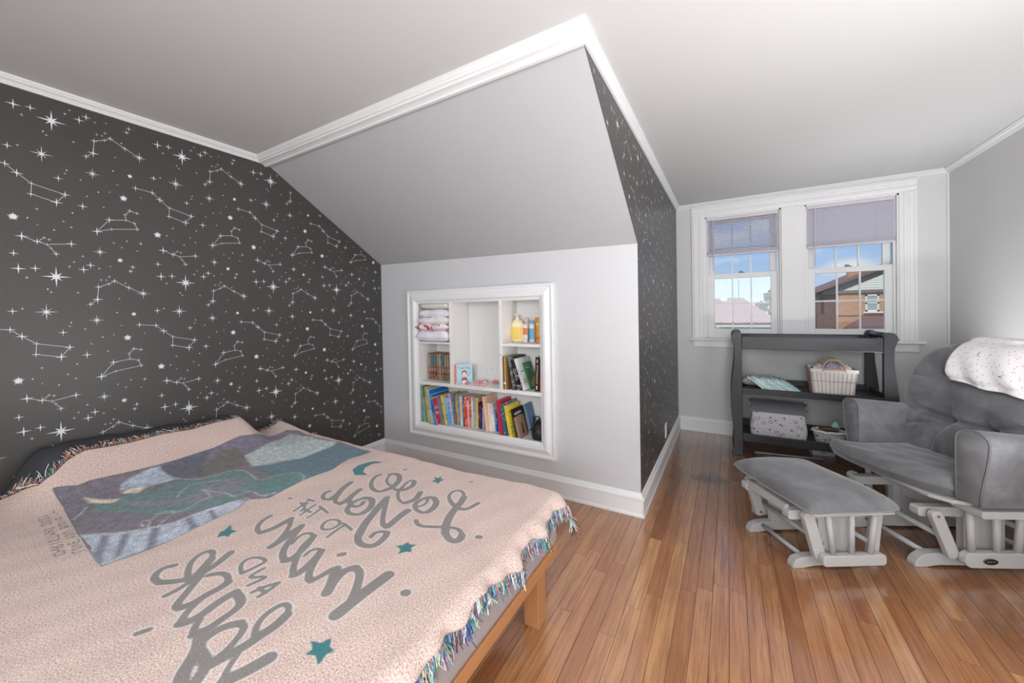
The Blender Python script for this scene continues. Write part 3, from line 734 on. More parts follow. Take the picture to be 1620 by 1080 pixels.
SPEC = [ # thickness, height, lean, y front, rgb, ink, style, label, depth
 (.026,.300,-0.0,1.400,(92,150,136),(200,190,150),'spine','sea-green picture book, first at the left end of the bottom shelf',.20),
 (.018,.207,3.0,1.391,(120,178,182),(230,150,80),'spine','short pale teal book second from the left end',.16),
 (.020,.296,6.5,1.402,(238,208,36),(70,60,40),'spine','tall bright yellow picture book near the left end',.20),
 (.022,.300,8.6,1.380,(206,168,70),(236,234,230),'spine','ochre and white picture book beside the bright yellow one',.20),
 (.022,.285,9.8,1.376,(156,206,230),(70,110,150),'spine','light sky-blue picture book beside the ochre one',.20),
 (.026,.281,10.6,1.379,(18,108,178),(238,226,150),'spine','large blue picture book with yellow title leaning left',.21),
 (.012,.216,10.6,1.382,(194,52,74),(240,220,220),'spine','thin red book against the large blue one',.17),
 (.022,.213,11.0,1.415,(112,134,160),(60,66,78),'art','slate-blue book with a machine picture on its cover',.17),
 (.018,.238,11.0,1.440,(240,214,40),(200,60,44),'art','yellow book with round red pictures on its cover',.16),
 (.030,.220,10.0,1.445,(104,168,216),(236,240,244),'spine','light blue book with white spine lettering',.16),
 (.018,.249,7.5,1.460,(196,200,224),(150,120,170),'spine','pale lilac book next to the light blue one',.15),
 (.022,.235,6.0,1.470,(70,130,160),(214,60,44),'art','teal picture book with a red figure on its cover',.14),
 (.010,.249,3.2,1.467,(194,46,54),(240,240,240),'spine','narrow red book after the teal picture book',.14),
 (.013,.250,3.0,1.468,(176,196,48),(60,120,160),'spine','lime green narrow book beside a narrow red one',.14),
 (.016,.242,2.8,1.470,(30,100,160),(240,240,240),'spine','dark blue book with a shiny cover edge',.14),
 (.030,.236,2.2,1.471,(228,224,218),(214,70,60),'spine','white book with red lettering beside the dark blue one',.14),
 (.012,.235,1.5,1.463,(20,112,160),(200,220,230),'spine','narrow cobalt book after the white one',.14),
 (.010,.240,1.2,1.457,(122,66,56),(220,200,180),'spine','narrow brown book before the vermilion one',.15),
 (.022,.239,1.2,1.458,(232,76,50),(246,240,236),'spine','vermilion book with white and black lettering',.15),
 (.009,.211,1.0,1.466,(232,228,222),(200,80,70),'spine','very thin white book between two red ones',.14),
 (.018,.236,1.0,1.471,(216,96,80),(240,230,220),'spine','coral red book with pale lettering',.14),
 (.015,.239,1.0,1.480,(228,228,224),(120,120,120),'spine','plain white narrow book near the middle',.13),
 (.016,.238,.6,1.483,(150,192,214),(90,110,160),'spine','pale aqua book near the middle',.13),
 (.016,.237,.3,1.484,(226,200,86),(120,100,60),'spine','mustard yellow book near the middle',.13),
 (.020,.237,.3,1.478,(238,220,150),(90,80,60),'spine','cream yellow book with an olive cover side',.13),
 (.014,.206,.3,1.471,(112,42,46),(220,200,180),'spine','maroon book right of the cream yellow one',.14),
 (.016,.180,.6,1.468,(36,56,108),(220,70,60),'spine','navy book with a red band at its foot',.14),
 (.014,.165,.6,1.480,(200,198,216),(120,110,160),'spine','short lavender book beside the navy one',.13),
 (.016,.203,1.0,1.500,(176,100,44),(70,60,110),'spine','rusty orange book set back in the row',.11),
 (.012,.172,6.5,1.445,(142,124,110),(90,76,66),'spine','grey-brown short book leaning on the orange one',.15),
 (.022,.262,6.5,1.431,(242,196,172),(226,218,198),'spine','tall peach spined book with a cream cover',.17),
 (.018,.212,5.5,1.451,(238,232,218),(190,170,90),'spine','white book with small gold pictures on the spine',.16),
 (.026,.208,5.5,1.460,(242,238,230),(110,130,200),'spine','thick ivory book with coloured lettering',.15),
 (.011,.151,5.0,1.468,(66,120,196),(240,240,240),'spine','small bright blue book left of the dotted navy one',.13),
 (.024,.150,5.0,1.480,(26,70,150),(190,210,240),'dots','small navy book with pale dots',.12),
 (.011,.173,5.0,1.452,(84,176,200),(60,170,60),'spine','thin turquoise book right of the dotted navy one',.14),
 (.011,.177,5.5,1.430,(150,70,150),(90,190,70),'spine','thin purple and green book beside the crimson one',.15),
 (.026,.250,6.4,1.415,(198,54,76),(220,90,100),'plain','crimson book standing tall right of the small blue ones',.18),
 (.030,.222,6.8,1.424,(78,110,138),(230,236,240),'dots','slate-blue book with white stars on its spine',.17),
 (.013,.238,7.4,1.450,(64,140,192),(190,70,60),'art','bright blue book behind the starry slate one',.16),
 (.010,.129,9.0,1.412,(204,32,46),(240,230,230),'plain','very small red book leaning against the blue ones',.12),
 (.026,.226,10.5,1.392,(244,218,62),(70,150,110),'spine','yellow book with green and orange spine drawings',.19),
]
prev = None; GAP = .0004
for i, (th, h_, ln, yf, rgb, ink, sty, lab, d) in enumerate(SPEC):
    if prev is None: x = .4325
    else:
        px0, pt, ph, pl = prev; tp, tn = math.tan(math.radians(pl)), math.tan(math.radians(ln))
        base = px0 + pt/math.cos(math.radians(pl)) + GAP
        hh = min(ph*math.cos(math.radians(pl))+pt*math.sin(math.radians(max(pl,0))), h_*math.cos(math.radians(ln)))
        x = base + max(0, (tn-tp)*hh)
    prev = (x, th, h_, ln)
    book(lab, x, yf, .338, th, h_, min(d, YN-.004-yf), ln, rgb, ink, sty, GB)
BX = prev[0]+prev[1]/math.cos(math.radians(prev[3]))
def black_cover(t, th, h, d):
    put('cover_picture', MB().box(th,d*.12,h*.08,th+.0006,d*.9,h*.52), cover_mat((190,180,60), (210,60,50), 'art'), t)
    for z_, w0, w1 in ((.82,.12,.72),(.68,.30,.70)):
        put('title_print', MB().box(th,d*w0,h*z_-.009,th+.0006,d*w1,h*z_+.009), cover_mat((40,38,36),(236,226,214),'spine2'), t)
x = BX+.019
book('black covered book with a pale title, leaning on the yellow one', x, 1.415, .338, .012, .198, .17, 12.5, (40,38,36), (60,60,58), 'plain', GB, extra=black_cover)
x += .012/math.cos(math.radians(12.5))+.012
def kraft(t, th, h, d):
    put('dog_print', MB().prism([(d*.42,h*.16),(d*.62,h*.15),(d*.60,h*.26),(d*.58,h*.45),(d*.56,h*.62),(d*.52,h*.68),(d*.46,h*.66),(d*.44,h*.56),(d*.46,h*.40)], 'x', th, th+.0006), m_slot, t)
    put('title_print', MB().box(th,d*.36,h*.70,th+.0006,d*.66,h*.76).box(th,d*.48,h*.82,th+.0006,d*.60,h*.86), mat('rust_print', (176,120,94), .6, .2, 200), t)
book('kraft-brown small book with a black dog silhouette on its cover', x, 1.398, .338, .020, .150, .12, 13.5, (158,130,106), (150,122,98), 'plain', GB, extra=kraft)
# tall slim book at the back, behind the kraft book
book('grey-blue book standing at the back right, behind the black bag', x+.052, 1.50, .338, .014, .228, .11, 15, (104,138,172), (70,130,90), 'art', GB)
# vintage set
GV = 'worn vintage jacketed books on the middle left shelf'
VS = [(.028,(118,72,60)),(.030,(104,44,44)),(.036,(100,40,42)),(.020,(120,66,56)),(.034,(150,124,104)),(.028,(96,84,76)),(.026,(86,54,44)),(.030,(120,90,68)),(.026,(110,78,58))]
VN = ['first','second','third','fourth','fifth','sixth','seventh','eighth','last']
x = .452
for i, (th, rgb) in enumerate(VS):
    def band(t, th, h, d, i=i):
        put('spine_edge', MB().box(th-.004,-.0008,0,th,.0,h), cover_mat((112,40,40),(90,30,30),'old'), t)
        put('spine_label', MB().box(.003,-.001,h*.55,th-.006,0,h*.95), cover_mat((60,136,146) if i in (1,2,5) else (190,176,150),(80,100,96),'old'), t)
    book('%s worn vintage book from the left on the middle left shelf' % VN[i], x, 1.478-.002*i, .6845, th, .221, .138, 0, rgb, (178,160,134), 'old', GV, extra=band); x += th+.0008
# right middle shelf
def goldx(t, th, h, d):
    put('gold_stripe', MB().box(th*.35,-.0008,0,th*.6,0,h), mat('gold_foil', (206,172,96), .4), t)
    put('round_sticker', MB().tube([(th*.35,-.0015,h*.19),(th*.35,0,h*.19)], .009, 12), m_plas, t)
GR = 'books on the middle right shelf'
def lean_next(prev_, th, h_, ln):
    px0, pt, ph, pl = prev_; tp, tn = math.tan(math.radians(pl)), math.tan(math.radians(ln))
    return px0 + pt/math.cos(math.radians(pl)) + .0006 + max(0, (tn-tp)*min(ph*math.cos(math.radians(pl))+pt*math.sin(math.radians(pl)), h_*math.cos(math.radians(ln))))
RB = [('bronze book with a gold stripe and a round white sticker',1.382,.040,.235,.21,1.0,(118,94,54),(150,124,76),'plain',goldx),
 ('black and silver book leaning beside the bronze one',1.383,.017,.236,.21,10.0,(84,84,88),(210,210,214),'spine',None),
 ('black book with white spine lettering, leaning',1.387,.022,.238,.20,14.0,(34,34,36),(214,214,216),'spine',None),
 ('white book with black spine lettering, leaning',1.395,.026,.228,.19,18.0,(216,216,220),(60,60,64),'spine',None)]
pv = None
for (lab,yf,th,h_,d_,ln,rgb,ink,sty,ex) in RB:
    x = 1.236 if pv is None else lean_next(pv, th, h_, ln); pv = (x, th, h_, ln)
    book(lab, x, yf, .6845, th, h_, d_, ln, rgb, ink, sty, GR, extra=ex)
def grn(t, th, h, d):
    put('cover_art', MB().box(th,.012,h*.08,th+.0006,d-.012,h*.74), cover_mat((90,120,90),(222,190,150),'art'), t)
    put('title_band', MB().box(th,.02,h*.86,th+.0006,d-.03,h*.91), mat('sky_print', (86,160,200), .5), t)
    put('subtitle_band', MB().box(th,.02,h*.78,th+.0006,d-.05,h*.82), mat('cream_print', (214,200,150), .5), t)
book('green illustrated paperback leaning face out on the white book', lean_next(pv,.010,.197,19.0), 1.442, .6845, .010, .197, .125, 19.0, (54,128,74), (240,220,150), 'plain', GR, extra=grn)
def myth(t, th, h, d):
    text_mesh('title', 'MYTHOLOGY', .0215, mat('gold_print', (222,204,150), .5), t, (th*.5,-.0006,h*.50), (PI/2,PI/2,0))
    put('publisher_mark', MB().box(th*.3,-.0008,h*.06,th*.7,0,h*.17), mat('gold_print', (222,204,150), .5), t)
    put('author_mark', MB().box(th*.35,-.0008,h*.84,th*.65,0,h*.94), mat('gold_print', (222,204,150), .5), t)
book('thick black hardback titled in gold, upright at the right end', 1.468, 1.412, .6845, .030, .236, .19, -2.5, (36,34,38), (60,58,60), 'plain', GR, extra=myth)
book('orange-red slim book at the far right end of the shelf', 1.5005, 1.426, .6845, .016, .195, .15, -2.5, (226,84,48), (236,150,60), 'spine', GR)
# board book in the centre bay
bb = thing('board_book', 'light blue board book with an orange spine standing open on the shelf', 'book', (.800,1.405,.6845), rot=(0,0,math.radians(38)))
m_bbk = mat('pale_blue_board', (168,212,226), .45, .03); m_bor = mat('orange_spine', (232,92,58), .5, .03)
put('spine', MB().box(-.010,0,0,0,.016,.150), m_bor, bb, bevel=.001)
put('front_cover', MB().box(0,0,0,.125,.003,.150), m_bbk, bb, bevel=.001)
put('pages', MB().box(0,.003,.002,.123,.014,.148), m_pages, bb)
put('rear_cover', MB().box(0,.014,0,.125,.017,.150), m_bbk, bb)
text_mesh('title', 'Yoga Bug', .026, mat('red_print', (206,92,84), .6), bb, (.062,-.0007,.124), (PI/2,0,0))
def disc(name, c, rx, rz, m, p, y=-.0006):
    return put(name, MB().prism([(c[0]+rx*math.cos(k*PI/8), c[1]+rz*math.sin(k*PI/8)) for k in range(16)], 'y', y, .0005), m, p)
m_skin = mat('printed_skin', (244,206,174), .6); m_hair = mat('printed_black', (50,46,48), .6); m_shirt = mat('printed_pink', (214,66,100), .6)
disc('printed_hair', (.062,.078), .021, .024, m_hair, bb, -.0005); disc('printed_face', (.062,.072), .017, .021, m_skin, bb, -.0008)
put('printed_shirt', MB().prism([(.046,.024),(.078,.024),(.074,.046),(.066,.052),(.058,.052),(.050,.046)], 'y', -.0008, .0005), m_shirt, bb)
put('printed_arm', MB().prism([(.038,.022),(.044,.022),(.050,.044),(.045,.046)], 'y', -.0007, .0005), m_hair, bb); put('printed_arm', MB().prism([(.080,.022),(.086,.022),(.079,.046),(.074,.044)], 'y', -.0007, .0005), m_hair, bb)
for c in ((.105,.078),(.095,.062),(.016,.022),(.10,.09)): disc('printed_spot', c, .004, .004, m_bor, bb, -.0007)
# craft board with pink clay flowers
cb_ = tag(put('craft_board', MB().prism([(.850,1.372),(1.088,1.366),(1.100,1.585),(.900,1.600)], 'z', .6848, .6895), mat('white_board', (236,230,224), .6)), 'white craft board lying on the centre shelf', 'board')
m_pk = mat('pink_clay', (226,164,168), .6, .1, 60); m_pk2 = mat('rose_clay', (214,126,134), .6, .08, 60); m_wh = mat('white_clay', (236,232,230), .6, .03)
def petal_blob(name, label, x, y, r, m, pet=6):
    mb = MB()
    for k in range(pet):
        a = 2*PI*k/pet; c = Vector((x+math.cos(a)*r*.55, y+math.sin(a)*r*.55, .6897+r*.34))
        mb.loft([[c+Vector((r*.55*math.cos(b)*s, r*.55*math.sin(b)*s, zz*r*.34)) for b in [j*PI/4 for j in range(8)]] for s, zz in ((.3,-1),(.9,-.5),(1,0),(.85,.55),(.3,1))])
    mb.lathe([(.01*r,.6897),(.35*r,.69+.1*r),(.42*r,.69+.6*r),(.2*r,.69+.95*r),(.02*r,.69+r)], 10, (x,y))
    o = tag(put(name, mb, m, smooth=True), label, 'clay flower'); return o
CF = [(.905,1.405,.020,m_pk2,'rose ball-shaped clay flower at the left front of the craft board'),(.945,1.50,.024,m_pk,'pale pink clay flower behind the rose ball on the craft board'),(.985,1.53,.026,m_pk,'pale pink clay flower in the back middle of the craft board'),
 (.99,1.405,.022,m_pk,'flat pink clay flower at the front of the craft board'),(1.04,1.42,.020,m_pk,'pink clay flower at the right front of the craft board'),(1.02,1.475,.020,m_wh,'whitish clay flower in the middle of the craft board'),(1.073,1.535,.026,m_pk2,'rose clay flower in the right back corner of the craft board')]
for (x_, y_, r_, m_, l_) in CF: petal_blob('clay_flower', l_, x_, y_, r_, m_)
wb_ = tag(put('white_cup', MB().lathe([(.012,.6898),(.018,.6902),(.022,.705),(.021,.7135),(.018,.7135),(.016,.7)], 16, (.866,1.415)), m_wh, smooth=True), 'tiny white clay bowl beside the board book', 'bowl')
# toiletries
m_lot = mat('cream_lotion_plastic', (246,234,190), .35, .02); m_lab = mat('yellow_label', (240,206,110), .5, .05, 40); m_cap = mat('cream_cap', (240,232,214), .4)
lt = thing('lotion_bottle', 'large cream pump bottle with yellow label on the right shelf', 'bottle', (1.280,1.535,1.0135))
put('body', MB().lathe([(.028,0),(.046,.003),(.054,.02),(.056,.06),(.054,.10),(.048,.135),(.036,.158),(.020,.168),(.014,.172)], 24, sy=.62), m_lot, lt, smooth=True)
put('label', MB().loft([[(.057*s*math.sin(a), -.0355*math.cos(a)*(1 if zz<.09 else .97), zz) for a in [(-1+k/5)*1.0 for k in range(11)]] for s, zz in ((.98,.022),(1.0,.05),(1.0,.088),(.93,.112))], closed=False, cap=False), m_lab, lt, smooth=True, fix=False)
put('neck', MB().lathe([(.014,.170),(.015,.178),(.012,.186),(.008,.188),(.008,.198)], 16), m_cap, lt, smooth=True)
put('pump', MB().box(-.022,-.008,.198,.014,.008,.208), m_cap, lt, bevel=.003)
def bottle(name, label, x, y, prof, m, cap, capm, sy=.7, band=None):
    t = thing(name, label, 'bottle', (x,y,1.0135)); put('body', MB().lathe(prof, 18, sy=sy), m, t, smooth=True); put('cap', MB().lathe(cap, 18, sy=sy if sy>.6 else .8), capm, t, smooth=True)
    if band:
        r, z0_, z1_, bm_ = band; put('label', MB().loft([[(r*math.sin(a), -r*sy*math.cos(a)-.0004, zz) for a in [(-1+k/5)*1.2 for k in range(11)]] for zz in (z0_,z1_)], closed=False, cap=False), bm_, t, fix=False)
    return t
m_wp = mat('white_tube_plastic', (238,236,232), .4); m_bluep = mat('sky_blue_plastic', (120,184,216), .4); m_pinkp = mat('pale_pink_plastic', (236,206,212), .4); m_orp = mat('amber_tube', (226,164,66), .4, .05); m_red = mat('orange_print', (232,130,70), .5)
bottle('cream_tube', 'small white tube with orange print beside the lotion bottle', 1.345,1.530, [(.018,.02),(.020,.04),(.020,.10),(.020,.133)], m_wp, [(.016,0),(.018,.002),(.018,.020)], m_wp, .6, (.0206,.055,.105,m_red))
bottle('powder_bottle', 'white bottle with sky-blue label and cap on the right shelf', 1.375,1.575, [(.020,0),(.024,.004),(.024,.12),(.020,.136)], m_wp, [(.019,.136),(.020,.138),(.020,.156),(.016,.158)], m_bluep, .75, (.0246,.02,.10,m_bluep))
bottle('pink_bottle', 'pale pink bottle at the back behind the white tube', 1.325,1.592, [(.020,0),(.023,.004),(.023,.13),(.016,.146)], m_pinkp, [(.018,.146),(.020,.15),(.020,.172),(.012,.178)], m_pinkp, .8)
tb = thing('amber_tube', 'amber yellow squeeze tube standing on its cap', 'tube', (1.420,1.600,1.0135))
put('body', MB().loft([[(.026*math.cos(a)*sx_, .026*math.sin(a)*sy_, zz) for a in [k*PI/8 for k in range(16)]] for sx_, sy_, zz in ((.9,.85,.022),(1,.8,.06),(1.08,.5,.12),(1.12,.12,.176),(1.12,.08,.18))]), m_orp, tb, smooth=True)
put('cap', MB().lathe([(.020,0),(.022,.002),(.022,.022)], 18), m_orp, tb); disc('emblem', (0,.13), .014, .015, mat('cream_print', (214,200,150), .5), tb, -.016)
op = thing('snack_pouch', 'crumpled orange pouch lying at the right end of the shelf', 'pouch', (1.475,1.555,1.0135))
put('body', MB().grid(13,13, lambda u, v: ((u-.5)*.10, (v-.5)*.07, .002+.05*(math.sin(PI*u)**.6)*(math.sin(PI*v)**.6)*(1+.18*math.sin(19*u+7*v)))).grid(2,2, lambda u, v: ((.5-u)*.10,(v-.5)*.07,.0005)), mat('orange_foil', (226,160,80), .35, .15, 40), op, smooth=True)
card = tag(put('backing_card', MB().box(1.300,1.6165,1.0135,1.405,1.6185,1.195), mat('blush_card', (232,220,216), .6)), 'blush card propped at the back behind the bottles', 'card')
# folded linens, top left bay
def pillow_mb(cx, cy, z0, wx, wy, h_, seed, n=21, m=15, lump=.12, yaw=0, ex=3.2):
    r = random.Random(seed); ph = [r.uniform(0,6) for _ in range(6)]
    mb = MB(); ca, sa = math.cos(yaw), math.sin(yaw)
    def f(top):
        def g(u, v):
            a, b = 2*u-1, 2*v-1
            e = max(0, (1-abs(a)**ex))**.5 * max(0, (1-abs(b)**ex))**.5
            w = 1+lump*(math.sin(5*a+ph[0]+2*b)*.5+math.sin(9*b+ph[1]-3*a)*.35+math.sin(14*a+ph[2])*.2)
            zz = z0+h_*.42+(h_*.58*e*w if top else -h_*.42*e)
            x, y = a*wx/2*(1+.02*math.sin(7*b+ph[3])), b*wy/2*(1+.03*math.sin(6*a+ph[4]))
            return (cx+x*ca-y*sa, cy+x*sa+y*ca, zz)
        return g
    mb.grid(n, m, f(True)); k = len(mb.v); mb.grid(n, m, f(False)); return mb
m_ln = mat('white_linen', (240,238,239), .9, .04, 30, .3, 300); m_ln2 = mat('oatmeal_towel', (222,217,210), .95, .06, 60, .5, 400); m_ln3 = mat('lilac_white_linen', (238,236,244), .9, .03, 30, .3, 300)
def floral():
    t = NT('pink_floral_cotton'); p = t.obj(); v = t.n('ShaderNodeTexVoronoi'); v.inputs['Scale'].default_value = 26; t.l(p, v.inputs['Vector'])
    c = t.mix(t.ramp(v.outputs['Distance'], (.34,1.0),(.44,0.0)), lin((240,234,234)), lin((224,106,138)))
    c = t.mix(t.ramp(t.noise(p, 24, 2), (.60,0.0),(.64,1.0)), c, lin((170,60,80))); t.set(c, .9); return t.m
m_fl = floral()
GL = 'folded linens stacked in the top left bay'
def linen(label, args, m): 
    o = tag(put('folded_linen', pillow_mb(*args, ex=6), m, smooth=True), label, 'linen', GL); return o
linen('puffy lilac-white quilt at the bottom of the linen stack', (.590,1.475,1.0085,.314,.25,.100,1,31,23,.16), m_ln3)
linen('pink rose-printed cloth in the linen stack', (.588,1.472,1.101,.314,.26,.056,2,31,23,.3), m_fl)
linen('crumpled white cloth above the rose-printed one', (.596,1.476,1.150,.300,.25,.062,3,31,23,.3), m_ln)
linen('white folded towel second from the top of the stack', (.604,1.480,1.206,.290,.24,.064,4,25,19,.12), m_ln3)
tr_ = thing('rolled_towel', 'oatmeal rolled towel on top of the linen stack', 'towel', (0,0,0), group=GL)
put('roll', MB().loft([[(.452+.28*t_, 1.465+.085*math.cos(a)*(1+.05*math.sin(3*a)), 1.298+.030*math.sin(a)*(1+.06*math.sin(9*t_+a))) for a in [k*PI/10 for k in range(20)]] for t_ in [k/8 for k in range(9)]]), m_ln2, tr_, smooth=True)
# black bag on the bottom shelf
m_bag = mat('black_nylon', (36,37,40), .5, .2, 20, .2, 200)
bag = thing('black_bag', 'small black zip bag with looped straps at the right end of the bottom shelf', 'bag', (1.483,1.475,.3375))
put('body', MB().loft([[(sx_*math.cos(a)*abs(math.cos(a))**-.35 if abs(math.cos(a))>.01 else 0, sy_*math.sin(a), zz+.006*math.sin(3*a)) for a in [k*PI/10 for k in range(20)]] for sx_, sy_, zz in ((.040,.060,.004),(.054,.082,.02),(.057,.086,.06),(.052,.078,.095),(.036,.05,.118),(.015,.02,.124))]), m_bag, bag, smooth=True)
put('zip_flap', MB().tube([(-.05,-.07,.075),(-.02,-.088,.09),(.03,-.085,.092),(.05,-.07,.08)], .006, 7), m_bag, bag, smooth=True)
for dx, hh in ((-.01,.172),(.012,.158)):
    put('strap', MB().tube([(-.035+dx,-.02,.10),(-.03+dx,-.03,.13),(-.01+dx,-.045,hh-.008),(.012+dx,-.05,hh),(.028+dx,-.04,hh-.02),(.035+dx,-.02,.11)], .0042, 7), m_bag, bag, smooth=True)
put('strap', MB().tube([(-.045,-.02,.10),(-.058,.0,.13),(-.066,.02,.15)], .004, 7), m_bag, bag, smooth=True)
# ================================================================ BED
m_wood = mat('honey_oak_bed_wood', (186,132,86), .45, .12, 14, .1, 120)
m_greyfab = mat('taupe_grey_upholstery', (168,160,160), .9, .05, 40, .3, 500)
m_char = mat('charcoal_jersey', (62,64,72), .95, .10, 40, .35, 400)
BDX0, BDX1, BDY0, BDY1 = .035, 2.030, -1.10, .425
bed = thing('bed', 'low bed with grey mattress and oak frame against the starry wall', 'bed', ((BDX0+BDX1)/2,(BDY0+BDY1)/2,0))
ox, oy = bed.location.x, bed.location.y
def bb_(name, x0, y0, z0, x1, y1, z1, m, bev=.004): return put(name, MB().box(x0-ox,y0-oy,z0,x1-ox,y1-oy,z1), m, bed, bevel=bev)
bb_('frame_rail', 1.985, BDY0, .262, 2.028, BDY1, .306, m_wood); bb_('frame_rail', BDX0, BDY1-.045, .262, 1.985, BDY1, .306, m_wood)
bb_('frame_rail', BDX0, BDY0, .262, 1.985, BDY0+.045, .306, m_wood); bb_('frame_rail', BDX0, BDY0+.045, .262, .08, BDY1-.045, .306, m_wood)
for k in range(9): bb_('slat', .10+k*.21, BDY0+.04, .286, .19+k*.21, BDY1-.04, .304, m_wood, .002)
bb_('mattress', BDX0, BDY0-.002, .306, BDX1+.004, BDY1+.002, .478, m_greyfab, .03)
for lx, ly in ((1.918,.322),(1.918,-1.06),(.08,.322),(.08,-1.06)):
    put('leg', MB().loft([[(x-ox,y-oy,z) for x, y in ((lx+.004*a,ly+.004*a),(lx+.068,ly+.004*a),(lx+.068,ly+.072),(lx+.004*a,ly+.072))] for a, z in ((1,0),(0,.264))]), m_wood, bed, bevel=.003)
def Hn(x, y):
    w = sst(-.76,-.60,y)*(1-sst(.13,.28,y))
    z = .50+(.155-.05*y)*np.exp(-(np.maximum(x-.10,0)/.20)**2)*w
    z = z+.045*np.exp(-(np.maximum(x-.08,0)/.2)**2)*np.exp(-((y-.47)/.075)**2)
    z = z+.012*np.exp(-(((x-.95)-.25*(y+.1))/.10)**2)*np.exp(-((y+.05)/.3)**2)
    return z+.004*np.sin(5*x+3*y)*np.sin(4*y-2*x)
# charcoal pillows bunched under the throw
def hump(name, label, y0, y1, seed):
    mb = MB()
    def g(u, v):
        x = .012+u*.42; y = y0+(y1-y0)*v
        fold = .010*math.sin(26*v+5*u)*math.sin(PI*v)*(1-u) + .006*math.sin(55*v+9*u+seed)*(1-u)
        e = min(1, 10*v, 10*(1-v))
        return (x, y, float(Hn(np.float64(x), np.float64(y)))-.010+fold*.6-(1-e)*.015)
    mb.grid(22, 60, g); n0 = len(mb.v)
    mb.grid(2, 2, lambda u, v: (.012+.42*u, y0+(y1-y0)*v, .4785))
    # side skirts
    top = lambda i, j: i*60+j
    def skirt(idx):
        vs = [mb.v[k] for k in idx]; o_ = len(mb.v); mb.v += [(p[0],p[1],.4785) for p in vs]
        for k in range(len(idx)-1): mb.f.append((idx[k],idx[k+1],o_+k+1,o_+k)); mb.m.append(0)
    skirt([top(0,j) for j in range(60)]); skirt([top(21,j) for j in range(60)]); skirt([top(i,0) for i in range(22)]); skirt([top(i,59) for i in range(22)])
    o = put(name, mb, m_char, smooth=True); tag(o, label, 'pillow'); return o
hump('charcoal_pillow', 'dark charcoal pillow bunched against the starry wall under the throw', -.80, .34, 1)
hump('charcoal_pillow', 'small charcoal cushion end at the far head corner of the bed', .35, .415, 4)

